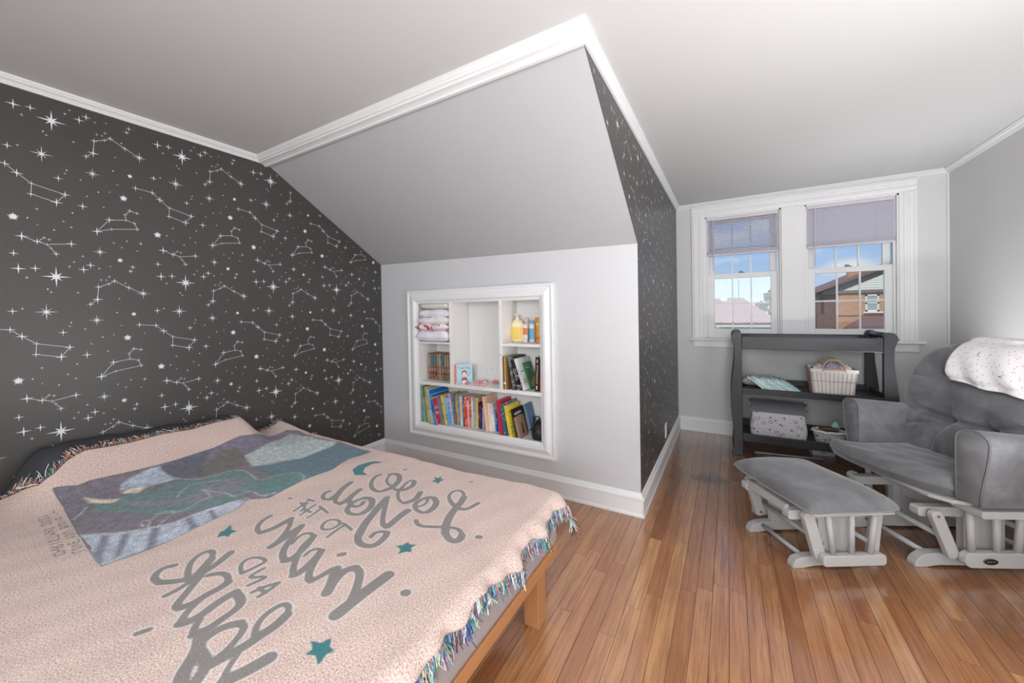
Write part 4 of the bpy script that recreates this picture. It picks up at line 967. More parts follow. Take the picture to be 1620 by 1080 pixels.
# ---- woven throw with print
STROKES = [[20,1797,203,1791,169,1777,144,1750,141,1717,153,1679,178],[16,1679,178,1653,204,1647,236,1660,257,1691,252,1719,219],[30,1718,218,1731,180,1737,140,1750,93,1768,49,1791,10,1812,-18],[26,1812,-18,1844,-41,1867,-41,1875,-22,1865,4],[18,1865,4,1842,24,1820,26,1796,17,1767,0,1742,-14,1717,-29,1694,-27,1675,-10],[26,1610,161,1635,148,1654,125,1667,89,1667,65],[20,1670,61,1654,45,1624,47,1591,71,1579,104,1581,138,1591,161,1614,159],[14,1598,141,1615,117,1620,94,1613,75],[26,1533,169,1555,124,1555,90,1546,65],[16,1546,65,1521,64,1483,91,1453,124,1442,147,1425,185,1417,215,1417,237,1433,242],[24,1441,233,1460,204,1461,173,1456,141,1431,134],[14,1431,134,1393,143,1352,158,1318,187,1297,227],[26,1291,232,1299,255,1327,254,1364,223,1389,180,1406,134,1397,104],[20,1400,101,1382,80,1347,85,1302,112,1269,149,1254,187,1261,205],[18,1192,-9,1191,-33,1214,-59,1242,-69,1257,-54],[28,1257,-54,1248,-18,1216,36,1205,85],[18,1222,32,1247,-4,1275,-43,1300,-62,1323,-55],[28,1323,-55,1325,-28,1310,11,1294,61],[18,1312,13,1338,-27,1364,-45,1401,-49,1411,-30,1393,-2],[26,1369,18,1389,30,1419,20,1447,-10,1461,-39,1462,-66],[20,1464,-68,1452,-84,1427,-94,1395,-83,1368,-55,1359,-21,1362,3,1369,18],[30,1457,58,1471,17,1493,-34,1518,-88,1546,-136,1573,-175],[24,1573,-175,1596,-198,1625,-209,1651,-203,1664,-186,1662,-161,1655,-134,1645,-117],[18,1644,-116,1625,-115,1610,-126,1607,-142,1616,-160],[20,1457,62,1491,22,1533,-29,1574,-73,1600,-91,1615,-87],[30,1615,-87,1612,-58,1605,-17,1601,25],[13,1491,-233,1485,-208,1478,-178,1475,-150],[13,1459,-148,1499,-157,1525,-165],[13,1420,-143,1444,-146,1458,-169,1458,-194,1441,-209,1418,-206,1398,-181,1397,-155,1420,-143],[12,1311,-186,1309,-160,1293,-117],[12,1276,-114,1316,-121,1346,-128],[12,1269,-188,1253,-115],[12,1247,-158,1287,-158],[12,1221,-183,1197,-112],[12,1183,-132,1234,-143,1245,-169],[12,1182,-102,1221,-99],[12,1191,-135,1218,-125],[18,1176,-245,1181,-274,1200,-302,1231,-322,1257,-322],[26,1255,-320,1266,-291,1263,-252,1260,-218],[18,1260,-218,1298,-244,1332,-281,1353,-318],[26,1366,-349,1359,-314,1346,-271,1342,-229],[22,1350,-235,1379,-291,1412,-331,1444,-357,1474,-367],[26,1474,-367,1486,-355,1481,-325,1469,-289,1444,-252],[14,1442,-250,1413,-241,1390,-257,1398,-287,1411,-304],[20,1447,-267,1461,-305,1498,-345,1537,-379,1564,-394],[26,1564,-394,1573,-383,1567,-353,1556,-315,1541,-290],[14,1540,-288,1520,-286,1504,-301,1511,-325],[22,1551,-300,1575,-338,1598,-367,1620,-385,1639,-387],[22,1639,-387,1646,-366,1647,-333,1655,-321],[30,1657,-323,1684,-350,1708,-379,1718,-396],[28,1715,-395,1693,-348,1688,-314,1705,-295],[24,1705,-295,1732,-300,1761,-329,1792,-371,1807,-399],[36,1805,-432,1807,-391,1809,-334,1804,-263],[13,1426,-464,1391,-452,1368,-429,1377,-406,1409,-395,1432,-398,1431,-425,1426,-464],[13,1457,-419,1458,-470,1511,-429,1498,-482],[13,1558,-432,1542,-460,1535,-491],[13,1558,-432,1565,-461,1566,-491],[12,1532,-471,1568,-475],[20,1211,-547,1196,-567,1209,-591,1234,-603,1264,-599],[24,1264,-599,1290,-579,1316,-554,1327,-528],[24,1327,-528,1323,-494,1292,-432],[18,1319,-553,1278,-540,1235,-516,1213,-483,1223,-461,1251,-461,1277,-481],[28,1277,-481,1311,-522,1332,-550],[18,1332,-550,1342,-583,1341,-612],[22,1338,-532,1368,-568,1393,-599,1412,-615,1430,-610],[26,1430,-610,1443,-587,1437,-557,1440,-528,1433,-504],[18,1433,-504,1406,-490,1377,-493,1354,-518],[20,1439,-558,1452,-591,1469,-617,1488,-633],[26,1488,-633,1500,-626,1507,-598,1498,-567,1494,-541,1494,-513],[24,1500,-514,1542,-519,1562,-538,1567,-574,1572,-607,1560,-633],[18,1560,-633,1535,-621,1520,-604],[24,1597,-626,1594,-603,1602,-580,1622,-562],[18,1622,-562,1642,-561,1659,-579,1675,-609,1679,-635,1680,-648],[30,1583,-628,1613,-644,1637,-669,1656,-688,1682,-702],[26,1621,-645,1673,-651,1692,-668,1704,-687],[28,1685,-650,1694,-622,1704,-592,1702,-555,1702,-521,1692,-490],[16,1692,-490,1674,-471,1650,-470,1644,-494,1649,-522,1662,-544,1687,-562],[14,1712,-609,1726,-632,1741,-650,1755,-655],[32,1753,-652,1766,-630,1773,-605,1778,-578],[16,1307,306,1314,314],[14,1656,352,1665,356],[22,1914,26,1920,27],[20,1610,-276,1619,-268],[14,1113,-138,1122,-133],[18,1610,-274,1618,-267],[26,1893,-289,1896,-287],[16,1440,-699,1447,-678]]
TEAL = [[1499,273,1508,294,1479,320,1508,313,1508,347,1524,310,1545,316,1538,293,1548,264,1526,279],[1723,-153,1741,-141,1741,-121,1760,-129,1778,-119,1774,-140,1793,-157,1773,-161,1760,-183,1751,-162],[1166,-416,1139,-395,1144,-385,1118,-351,1160,-369,1184,-362,1180,-381,1199,-395,1175,-398],[1836,-537,1842,-519,1816,-507,1844,-500,1851,-478,1870,-497,1890,-497,1880,-512,1889,-538,1862,-526],[1144,318,1115,311,1094,285,1083,226,1107,174,1156,146,1208,178,1163,188,1134,225,1127,274,1151,312]]
POLYS = [["g",[303,-632,314,-598,324,-564,315,-525,323,-427,330,-311,319,-192,311,-69,277,80,282,145,248,234,208,386,297,416,509,403,690,415,986,395,977,261,1021,131,1029,-22,1041,-175,988,-228,1031,-295,1030,-392,1040,-515,1044,-595,1034,-663,912,-659,726,-648,425,-626]],["b",[427,-459,383,-444,361,-403,341,-346,342,-300,417,-294,471,-281,471,-357,474,-415]],["k",[342,-300,319,-192,313,-70,412,-158,541,-193,471,-281,417,-294]],["n",[421,-162,359,-42,347,25,442,31,558,-16,576,-120,541,-193]],["v",[311,-69,277,80,248,234,208,386,299,401,420,96,438,28,347,25]],["p",[438,28,420,96,446,209,494,372,679,409,744,320,751,143,672,26,621,-27]],["s",[420,96,293,363,509,403,494,372,446,209]],["r",[635,-35,751,143,712,384,986,395,1021,131,1029,-22,1019,-6,928,21,822,-55]],["t",[486,-504,501,-450,527,-375,515,-312,511,-264,572,-188,576,-92,648,-70,816,-108,916,-124,927,-182,952,-242,965,-294,906,-355,830,-420,762,-474,679,-511,534,-569,478,-551]],["q",[541,-486,636,-409,706,-350,688,-284,665,-202,705,-134,803,-137,877,-223,819,-335,724,-411,631,-492]],["h",[837,-101,845,-20,928,21,1019,-6,1041,-87,1018,-162,961,-182,885,-135]],["e",[403,-564,457,-528,501,-482,525,-507,457,-558]],["e",[444,-464,446,-427,477,-388,506,-424,472,-461]],["l",[726,-648,815,-596,875,-531,911,-448,928,-350,955,-275,995,-232,1044,-287,1030,-392,1040,-515,1034,-663,927,-662]],["m",[805,-609,830,-595,1010,-658,933,-658]],["m",[859,-570,867,-551,1010,-611,1017,-636]],["m",[896,-503,905,-483,1038,-536,1044,-565]],["m",[926,-416,930,-398,1027,-416,1032,-443]],["m",[943,-349,949,-338,1031,-352,1035,-374]]]
LINES = [[4,417,-294,506,-262,580,-192,576,-92,648,-70,816,-108],[4,693,-270,822,-284,819,-335,848,-394,781,-455],[4,693,-270,791,-256,873,-245,930,-255,910,-190,1006,-189,1024,-140],[4,438,28,582,-18,692,16,751,143],[4,862,-516,804,-510,826,-482,884,-511],[4,826,-482,779,-429,815,-402,867,-458,901,-493],[4,569,-627,532,-597,484,-575],[4,678,-354,587,-292,586,-244,685,-168],[4,726,-648,811,-595,875,-531,911,-448,928,-350,980,-225],[4,837,-101,857,-56,928,21,1023,-4,1049,-92],[4,427,-459,383,-444,361,-403,342,-300]]
FX = np.array([-1.2,-.80,-.735,-.70,-.66,-.615,-.57,-.51,-.45,-.36,-.24,-.10,.10,.20,.27,.33,.45,.6]); FXV = np.array([.05,.06,.10,.185,.25,.25,.21,.18,.178,.182,.172,.168,.15,.11,.075,.06,.055,.055])
def head_edge(y): return np.interp(y, FX, FXV)
NA, NB = 330, 270
bvals = np.linspace(-1.10, .492, NB)
XE, YE = 2.020, .432
wav = .010*np.sin(bvals*9.1+1.0)+.010*np.sin(bvals*23+2)+.006*np.sin(bvals*41)+.03*sst(.30,.47,bvals)
amax = XE+.052+wav
A = np.zeros((NA,NB)); Bq = np.zeros((NA,NB))
for j, b in enumerate(bvals):
    A[:,j] = np.linspace(head_edge(b), amax[j], NA); Bq[:,j] = b
def drape(A, Bq):
    R_ = .035
    def bend(s, e):                                 # horizontal reach and drop of cloth running over an edge
        t = s-(e-R_); L = R_*PI/2
        ang = np.clip(t/R_, 0, PI/2)
        hx = np.where(t <= 0, s, (e-R_)+R_*np.sin(ang)); dz = np.where(t <= 0, 0, R_*(1-np.cos(ang)))
        return hx, dz+np.maximum(t-L, 0)
    X, dzx = bend(A, XE+.028); Y, dzy = bend(Bq, YE+.026)
    hang = np.clip((A-XE)/.06, 0, 1); hy = np.clip((Bq-YE)/.05, 0, 1)
    X = X + hang*(.012*np.sin(Bq*31+1.3)+.008*np.sin(Bq*67)) + .012*hang + .012*hy*hang
    Y = Y + hy*(.010*np.sin(A*27)+.004*np.sin(A*61))
    Z = Hn(np.minimum(A, 2.02), np.minimum(Bq, .43)) - dzx - dzy
    Z = Z + .0016*np.sin(A*37+Bq*9)*np.sin(Bq*29-A*11) + .004*np.sin(A*9+Bq*14)*np.sin(Bq*7.3+1)*(1-hang)
    return X, Y, np.maximum(Z, .33)
X, Y, Z = drape(A, Bq)
Z = Z+.004
# signed distances of the woven print, evaluated in the flat pattern
PX, PY = A.ravel(), Bq.ravel()
def sd_strokes(data, wscale=1.0):
    D = np.full(PX.shape, .2)
    for s in data:
        w = s[0]/1000*wscale; p = np.array(s[1:]).reshape(-1,2)/1000
        lo, hi = p.min(0)-.06, p.max(0)+.06
        m = (PX > lo[0]) & (PX < hi[0]) & (PY > lo[1]) & (PY < hi[1])
        if not m.any(): continue
        # round off the polyline
        for _ in range(2):
            if len(p) > 2:
                q = [p[0]]
                for k in range(len(p)-1): q += [p[k]*.75+p[k+1]*.25, p[k]*.25+p[k+1]*.75]
                q.append(p[-1]); p = np.array(q)
        x, y = PX[m], PY[m]; d = np.full(x.shape, .2)
        for k in range(len(p)-1):
            a, b = p[k], p[k+1]; v = b-a; L2 = v@v+1e-12
            t = np.clip(((x-a[0])*v[0]+(y-a[1])*v[1])/L2, 0, 1)
            d = np.minimum(d, np.hypot(x-a[0]-t*v[0], y-a[1]-t*v[1]))
        D[m] = np.minimum(D[m], d-w/2)
    return D
def sd_poly(flat_):
    p = np.array(flat_).reshape(-1,2)/1000; D = np.full(PX.shape, .2)
    lo, hi = p.min(0)-.05, p.max(0)+.05
    m = (PX > lo[0]) & (PX < hi[0]) & (PY > lo[1]) & (PY < hi[1])
    x, y = PX[m], PY[m]; d = np.full(x.shape, .2); ins = np.zeros(x.shape, bool)
    for k in range(len(p)):
        a, b = p[k], p[(k+1)%len(p)]; v = b-a
        t = np.clip(((x-a[0])*v[0]+(y-a[1])*v[1])/(v@v+1e-12), 0, 1)
        d = np.minimum(d, np.hypot(x-a[0]-t*v[0], y-a[1]-t*v[1]))
        c = ((a[1] > y) != (b[1] > y)); xs = (b[0]-a[0])*(y-a[1])/(b[1]-a[1]+1e-12)+a[0]
        ins ^= c & (x < xs)
    D[m] = np.where(ins, -d, d); return D
# dedication, woven mirrored as the reverse side shows it
GL_ = {'C':[(1,.85,.6,1,.2,.9,0,.5,.2,.1,.6,0,1,.15)],'H':[(0,0,0,1),(1,0,1,1),(0,.5,1,.5)],'R':[(0,0,0,1,.8,1,.9,.75,.7,.5,0,.5),(.4,.5,1,0)],'I':[(.5,0,.5,1)],'S':[(.9,.85,.5,1,.1,.8,.3,.55,.8,.4,.9,.2,.5,0,.1,.15)],
 'T':[(0,1,1,1),(.5,1,.5,0)],'M':[(0,0,0,1,.5,.4,1,1,1,0)],'A':[(0,0,.5,1,1,0),(.2,.4,.8,.4)],'2':[(.1,.8,.5,1,.9,.8,.8,.5,0,0,1,0)],'0':[(.5,1,.1,.7,.1,.3,.5,0,.9,.3,.9,.7,.5,1)],'1':[(.3,.8,.55,1,.55,0)],
 'L':[(0,1,0,0,1,0)],'O':[(.5,1,.05,.7,.05,.3,.5,0,.95,.3,.95,.7,.5,1)],'V':[(0,1,.5,0,1,1)],'E':[(1,1,0,1,0,0,1,0),(0,.5,.8,.5)],'Y':[(0,1,.5,.5,1,1),(.5,.5,.5,0)],'U':[(0,1,0,.2,.5,0,1,.2,1,1)],
 'B':[(0,0,0,1,.7,.95,.8,.75,.6,.55,0,.5),(.6,.55,.95,.3,.7,0,0,0)],'D':[(0,0,0,1,.6,.95,1,.5,.6,.05,0,0)],'J':[(.8,1,.8,.2,.4,0,.05,.2)],'-':[(.1,.5,.8,.5)],' ':[]}
def dedication(txt, x0, y0, x1, y1, hgt):
    out = []; n = len(txt); dx, dy = (x1-x0)/n, (y1-y0)/n
    for k, ch in enumerate(txt):
        for poly in GL_[ch]:
            s = [5.5]
            for i in range(0, len(poly), 2): s += [1000*(x0+dx*(k+.1+poly[i]*.68)), 1000*(y0+dy*(k+.1+poly[i]*.68)+hgt*poly[i+1])]
            out.append(s)
    return out
DEDW = 1; DED = dedication('CHRISTMAS 2021', .842,-.722,.432,-.690,.024) + dedication('LOVE YOU BUDIE -J', .872,-.687,.424,-.655,.023)
sdf_main = sd_strokes(STROKES); sdf_text = sdf_main
sdf_teal = np.full(PX.shape, .2)
for p in TEAL: sdf_teal = np.minimum(sdf_teal, sd_poly(p))
PAL = {'g':(108,100,114),'b':(166,182,198),'k':(78,80,96),'n':(96,92,84),'v':(112,104,122),'p':(184,200,200),'s':(172,184,190),'r':(62,104,122),'t':(84,122,122),'q':(118,120,136),'h':(62,118,114),'e':(222,206,190),'l':(178,188,204),'m':(112,114,134)}
pic = np.zeros((PX.size,3)); sdf_pic = sd_poly(POLYS[0][1])
pic[:] = lin(PAL['g'])
for k, fl_ in POLYS[1:]:
    d = sd_poly(fl_); a = np.clip(.5-d/.012, 0, 1)[:,None]; pic = pic*(1-a)+np.array(lin(PAL[k]))*a
dl = sd_strokes(LINES); a = np.clip(.5-dl/.007, 0, 1)[:,None]*.85; pic = pic*(1-a)+np.array(lin((206,208,206)))*a
edge = np.clip(.5-(np.abs(sdf_pic)-.004)/.006, 0, 1)[:,None]*.7; pic = pic*(1-edge)+np.array(lin((52,76,84)))*edge
def throw_material():
    t = NT('woven_throw'); 
    def at(n, k='Fac'): x = t.n('ShaderNodeAttribute', attribute_name=n); return x.outputs[k]
    tex = t.n('ShaderNodeAttribute', attribute_name='flatpos').outputs['Vector']
    fl1 = t.noise(t.map(tex, (250,250,1)), 1.0, 2, .6); fl2 = t.noise(t.map(tex, (110,110,1), (5,5,0)), 1.0, 2, .6); cl_ = t.n('ShaderNodeTexNoise'); cl_.inputs['Scale'].default_value = 1; cl_.inputs['Detail'].default_value = 1; t.l(t.map(tex, (230,230,1), (9,3,0)), cl_.inputs['Vector'])
    wv = t.n('ShaderNodeTexWave', wave_type='BANDS', bands_direction='X'); wv.inputs['Scale'].default_value = 60; wv.inputs['Distortion'].default_value = 1.5; wv.inputs['Detail'].default_value = 1; t.l(tex, wv.inputs['Vector'])
    ground = t.ramp(fl1, (.30, lin((142,106,94))), (.43, lin((204,174,162))), (.56, lin((226,200,190))), (.70, lin((246,232,224))))
    ground = t.mix(.16, ground, cl_.outputs['Color'])
    ground = t.mix(t.math('MULTIPLY', t.ramp(fl2, (.35,1.0),(.5,0.0)), .28), ground, lin((196,166,152)))
    sx = t.math('SUBTRACT', .5, t.math('MULTIPLY', at('sdf_text'), 240))
    grey = t.mix(wv.outputs['Fac'], lin((112,108,106)), lin((146,142,138))); grey = t.mix(.35, grey, t.ramp(fl1, (.3, lin((96,92,90))), (.7, lin((170,164,160)))))
    halo = t.math('SUBTRACT', .5, t.math('MULTIPLY', t.math('SUBTRACT', at('sdf_main'), .0040), 230), clamp=True)
    c = t.mix(t.math('MULTIPLY', halo, .5), ground, lin((226,226,230)))
    tx = t.math('MULTIPLY', sx, 1.0, clamp=True); c = t.mix(tx, c, grey)
    tl = t.math('SUBTRACT', .5, t.math('MULTIPLY', at('sdf_teal'), 260), clamp=True)
    c = t.mix(tl, c, t.mix(fl1, lin((34,96,104)), lin((64,138,140))))
    pc = t.math('SUBTRACT', .5, t.math('MULTIPLY', at('sdf_pic'), 260), clamp=True)
    pcol = t.mix(1.0, at('pic', 'Color'), t.ramp(t.math('ADD', t.math('MULTIPLY', fl1, .6), t.math('MULTIPLY', t.noise(t.map(tex, (38,38,1), (2,8,0)), 1.0, 4, .65), .4)), (.34, .25), (.48, .9), (.64, 1.9)), 'MULTIPLY')
    pcol = t.mix(.12, pcol, cl_.outputs['Color'])
    c = t.mix(pc, c, pcol)
    t.set(c, .95, Sheen_Weight=.15)
    t.bump(t.math('ADD', fl1, t.math('MULTIPLY', fl2, .6)), .5, .0025)
    return t.m
m_throw = throw_material()
th_ = thing('woven_throw', 'pink woven throw with mirrored grey script, teal stars and a picture, spread on the bed', 'throw blanket', (1.1,-.3,.5))
idx = np.arange(NA*NB).reshape(NA,NB)
quads = np.stack([idx[:-1,:-1],idx[1:,:-1],idx[1:,1:],idx[:-1,1:]], -1).reshape(-1,4)
me = bpy.data.meshes.new('cloth'); V3 = np.stack([X.ravel()-1.1, Y.ravel()+.3, Z.ravel()-.5], -1)
me.from_pydata(V3.tolist(), [], quads.tolist())
for nm, arr in (('sdf_text',sdf_text),('sdf_teal',sdf_teal),('sdf_pic',sdf_pic),('sdf_main',sdf_main)):
    at_ = me.attributes.new(nm, 'FLOAT', 'POINT'); at_.data.foreach_set('value', arr.astype(np.float32))
at_ = me.attributes.new('flatpos', 'FLOAT_VECTOR', 'POINT'); at_.data.foreach_set('vector', np.stack([PX,PY,np.zeros_like(PX)],-1).astype(np.float32).ravel())
at_ = me.attributes.new('pic', 'FLOAT_COLOR', 'POINT'); at_.data.foreach_set('color', np.concatenate([pic,np.ones((PX.size,1))],1).astype(np.float32).ravel())
me.materials.append(m_throw); me.polygons.foreach_set('use_smooth', [True]*len(me.polygons))
cl_o = link('cloth', me, th_)
so = cl_o.modifiers.new('thick', 'SOLIDIFY'); so.thickness = .005; so.offset = -1
# fine-gauge dedication woven beside the picture
da, db_ = np.meshgrid(np.linspace(.412,.885,240), np.linspace(-.732,-.648,64), indexing='ij')
PX, PY = da.ravel(), db_.ravel(); sd_ded = sd_strokes(DED)
dX, dY, dZ = drape(da, db_); dZ = dZ+.0048
me = bpy.data.meshes.new('dedication'); ii = np.arange(da.size).reshape(da.shape)
me.from_pydata(np.stack([dX.ravel()-1.1,dY.ravel()+.3,dZ.ravel()-.5],-1).tolist(), [], np.stack([ii[:-1,:-1],ii[1:,:-1],ii[1:,1:],ii[:-1,1:]],-1).reshape(-1,4).tolist())
far_ = np.full(PX.shape, .2, np.float32)
for nm, arr in (('sdf_text',sd_ded),('sdf_teal',far_),('sdf_pic',sd_poly(POLYS[0][1])),('sdf_main',far_)):
    at_ = me.attributes.new(nm, 'FLOAT', 'POINT'); at_.data.foreach_set('value', arr.astype(np.float32))
at_ = me.attributes.new('flatpos', 'FLOAT_VECTOR', 'POINT'); at_.data.foreach_set('vector', np.stack([PX,PY,np.zeros_like(PX)],-1).astype(np.float32).ravel())
at_ = me.attributes.new('pic', 'FLOAT_COLOR', 'POINT'); at_.data.foreach_set('color', np.tile(np.array([*lin(PAL['g']),1],np.float32),(PX.size,1)).ravel())
me.materials.append(m_throw); me.polygons.foreach_set('use_smooth', [True]*len(me.polygons)); link('dedication', me, th_)['label'] = 'small mirrored dedication lettering beside the picture'
# fringe: every strand is a thin twisted yarn
def yarn_mat():
    t = NT('fringe_yarn'); x = t.n('ShaderNodeAttribute', attribute_name='yarn'); t.set(x.outputs['Color'], .9); return t.m
m_yarn = yarn_mat()
YC = {'foot':[(64,160,176),(120,196,200),(236,232,226),(90,70,120),(60,120,90),(186,80,90),(40,70,90),(200,190,150),(70,110,180),(220,220,230)],
      'side':[(36,36,38),(226,224,222),(70,70,74),(40,40,40),(236,234,230)],
      'head':[(186,70,70),(226,196,170),(70,140,130),(60,50,60),(232,226,216),(110,60,70),(200,140,90),(60,100,150)]}
def fringe(name, roots, dirs, length, pal, seed, droop=True, floorz=None):
    rnd_ = random.Random(seed); vs = []; fs = []; cols = []
    for (p, d) in zip(roots, dirs):
        p = Vector(p); d = Vector(d); L = length*rnd_.uniform(.65,1.15); c = lin(rnd_.choice(YC[pal])); c = tuple(v*rnd_.uniform(.75,1.1) for v in c)
        jit = Vector((rnd_.gauss(0,.25),rnd_.gauss(0,.25),rnd_.gauss(0,.12)))
        pts = []
        for k in range(5):
            u = k/4; q = p + (d+jit*u)*L*u
            if droop: q.z -= L*.25*u*u
            q += Vector((rnd_.gauss(0,.0025),rnd_.gauss(0,.0025),0))*u
            if floorz is not None: q.z = max(q.z, floorz(q.x,q.y)+.003+.004*rnd_.random())
            pts.append(q)
        o_ = len(vs); r0 = .0015
        for k, q in enumerate(pts):
            for a_ in (0,2.09,4.19): vs.append((q.x+r0*math.cos(a_), q.y+r0*math.sin(a_), q.z+(r0*.6 if a_ else -r0*.6))); cols.append((*c,1))
        for k in range(4):
            for a_ in range(3):
                b_2 = (a_+1)%3; fs.append((o_+k*3+a_, o_+k*3+b_2, o_+(k+1)*3+b_2, o_+(k+1)*3+a_))
    m2 = bpy.data.meshes.new(name); m2.from_pydata(vs, [], fs); m2.materials.append(m_yarn)
    ca_ = m2.attributes.new('yarn', 'FLOAT_COLOR', 'POINT'); ca_.data.foreach_set('color', np.array(cols, np.float32).ravel())
    o = link(name, m2, th_, (-1.1,.3,-.5)); o['kind'] = 'stuff'; return o
fr_ = random.Random(21)
def along(arr_pts, n):
    arr_pts = np.array(arr_pts); sgm = np.r_[0, np.cumsum(np.linalg.norm(np.diff(arr_pts,axis=0),axis=1))]
    return [tuple(np.array([np.interp(s, sgm, arr_pts[:,c]) for c in range(3)])) for s in np.linspace(0, sgm[-1], n)]
foot_e = [(X[-1,j],Y[-1,j],Z[-1,j]) for j in range(NB-1)]
rf = along(foot_e, 1150); fringe('fringe', rf, [(.16,.05*math.sin(i*.13),-.95) for i in range(len(rf))], .034, 'foot', 1)['label'] = 'multicoloured teal fringe hanging at the foot of the bed'
side_e = [(X[i,-1],Y[i,-1],Z[i,-1]) for i in range(NA-1, NA-130, -1)]
rs_ = along(side_e, 420); fringe('fringe', rs_, [(.35 if i < 90 else .05,.35,-.85) for i in range(len(rs_))], .050, 'side', 2)['label'] = 'black and white fringe at the far corner'
head_e = [(X[0,j],Y[0,j],Z[0,j]+.002) for j in range(40, NB-8)]
rh = along(head_e, 1100); fringe('fringe', rh, [(-.8,.35*math.sin(i*.05),.18) for i in range(len(rh))], .040, 'head', 3, True, lambda x_, y_: float(Hn(np.float64(max(x_,.0)),np.float64(y_)))-.006)['label'] = 'red and teal fringe at the head edge'
# ================================================================ CHANGING TABLE
m_blk = mat('black_satin_wood', (42,42,45), .42, .08, 12, .06, 60)
YF, YT = 2.80, 3.285
ct = thing('changing_table', 'black wooden changing table with curved sleigh legs below the windows', 'changing table', (3.14,(YF+YT)/2,0))
cx_, cy_ = ct.location.x, ct.location.y
LEG = [(2.637,0),(2.713,0),(2.714,.09),(2.712,.30),(2.712,.60),(2.711,1.0),(2.7115,1.016),(2.706,1.030),(2.690,1.037),(2.672,1.038),(2.654,1.032),(2.641,1.017),(2.636,.998),(2.638,.978),(2.646,.955),(2.653,.93),
       (2.656,.90),(2.657,.84),(2.654,.78),(2.648,.72),(2.640,.65),(2.633,.58),(2.630,.50),(2.631,.42),(2.636,.33),(2.643,.24),(2.648,.16),(2.648,.092),(2.645,.085)]
for sx_ in (1,-1):
    for ya in (YF, YT-.045):
        pts = [((p-2.14-1.0)*sx_, z) for p, z in LEG]
        pts = [((p[0]-3.14)*sx_, p[1]) for p in LEG]
        lg = put('leg', MB().prism(pts, 'y', ya-cy_, ya+.045-cy_), m_blk, ct, bevel=.003)
        put('leg_collar', MB().box(min(-.497*sx_,-.424*sx_),ya-.003-cy_,.086,max(-.497*sx_,-.424*sx_),ya+.048-cy_,.092), m_blk, lg)
def cp(name, x0, y0, z0, x1, y1, z1, bev=.003): return put(name, MB().box(x0-cx_,y0-cy_,z0,x1-cx_,y1-cy_,z1), m_blk, ct, bevel=bev)
cp('top_rail', 2.711, YF+.008, .895, 3.569, YF+.028, .998); cp('top_rail', 2.711, YT-.030, .895, 3.569, YT-.010, .998)
for x0, x1 in ((2.668,2.690),(3.590,3.612)):
    cp('end_rail', x0, YF+.045, .90, x1, YT-.045, .985)
    put('end_bolster', MB().tube([((x0+x1)/2-cx_,YF+.02-cy_,1.012),((x0+x1)/2-cx_,YT-.02-cy_,1.012)], .022, 14), m_blk, ct, smooth=True)
cp('top_shelf', 2.690, YF+.028, .900, 3.590, YT-.030, .915)
for z0 in (.520,.125):
    hgt = .049 if z0 > .3 else .066
    cp('shelf', 2.690, YF+.020, z0+.012, 3.590, YT-.028, z0+.026)
    cp('shelf_lip', 2.712, YF+.006, z0, 3.570, YF+.022, z0+hgt); cp('shelf_lip', 2.712, YT-.030, z0, 3.570, YT-.014, z0+hgt+.02)
    for x0, x1 in ((2.676,2.692),(3.588,3.604)): cp('shelf_end', x0, YF+.045, z0, x1, YT-.045, z0+hgt+.012)
m_pad = mat('dark_grey_changing_pad', (84,84,94), .5, .05, 20, .2, 120)
def padf(u, v):
    x = 2.715+u*.85; y = YF+.034+v*(.398)
    e = min(1, 12*u, 12*(1-u), 9*v, 9*(1-v))**.5
    return (x, y, .918+e*(.052+.052*abs(2*v-1)**2.2-.02*(abs(2*u-1)**6)))
q = MB().grid(40,24,padf)
q2 = MB().grid(2,2,lambda u,v:(2.715+u*.85, YF+.034+v*.398, .9165)); q.add(q2.v,q2.f)
tag(put('changing_pad', q, m_pad, smooth=True), 'dark grey contoured changing pad lying on top of the changing table', 'changing pad')
SZ1, SZ2 = .5465, .1515
# ---- nappies
def nappy_mat():
    t = NT('nappy_print'); p = t.obj(); n = t.noise(t.map(p, (40,40,90)), 1.0, 3, .6); v = t.noise(t.map(p,(90,30,30),(3,0,0)), 1.0, 2)
    orr = t.n('ShaderNodeObjectInfo').outputs['Random']; c = t.mix(t.ramp(t.math('ADD', n, t.math('MULTIPLY', t.math('SUBTRACT', orr, .5), .35)), (.42,0.0),(.56,1.0)), lin((244,244,242)), lin((178,220,222)))
    c = t.mix(t.ramp(v, (.66,0.0),(.72,1.0)), c, lin((120,150,160))); t.set(c, .85); return t.m
m_nap = nappy_mat()
rn = random.Random(4)
def nappy(x, lean, dy, k):
    L = rn.uniform(.155,.172); D = .17; t_ = .015
    mb = MB(); ca, sa = math.cos(lean), math.sin(lean); rings = []
    for i_ in range(9):
        u = i_/8; th_n = t_*(.45+.55*math.sin(PI*min(.97,max(.03,u)))**.5); ring_ = []
        for q_ in range(20):
            a = 2*PI*q_/20; cy_n = math.copysign(abs(math.cos(a))**.35, math.cos(a)); cn = math.copysign(abs(math.sin(a))**.6, math.sin(a))
            y = cy_n*D/2*(1-.10*math.sin(PI*u)+.015*math.sin(11*u+k+3*a)); n_ = cn*th_n/2*(1+.22*math.sin(6*y/D*PI+k)) + .0025*math.sin(9*y/D*6+k)
            ring_.append((-u*L*ca + n_*sa, y, u*L*sa + n_*ca))
        rings.append(ring_)
    mb.loft(rings)
    o = put('nappy', mb, m_nap, smooth=True); zmin = min(v.co.z for v in o.data.vertices)
    o.location = (x, YF+.135+dy, SZ1-zmin+.0005); tag(o, 'white and mint nappy in the leaning row on the upper table shelf', 'nappy', 'nappies leaning in a row'); return o
for k in range(12):
    nappy(2.872+k*.0215, math.radians(41-k*.6+rn.uniform(-1,1)), rn.uniform(-.008,.008), k*1.7)
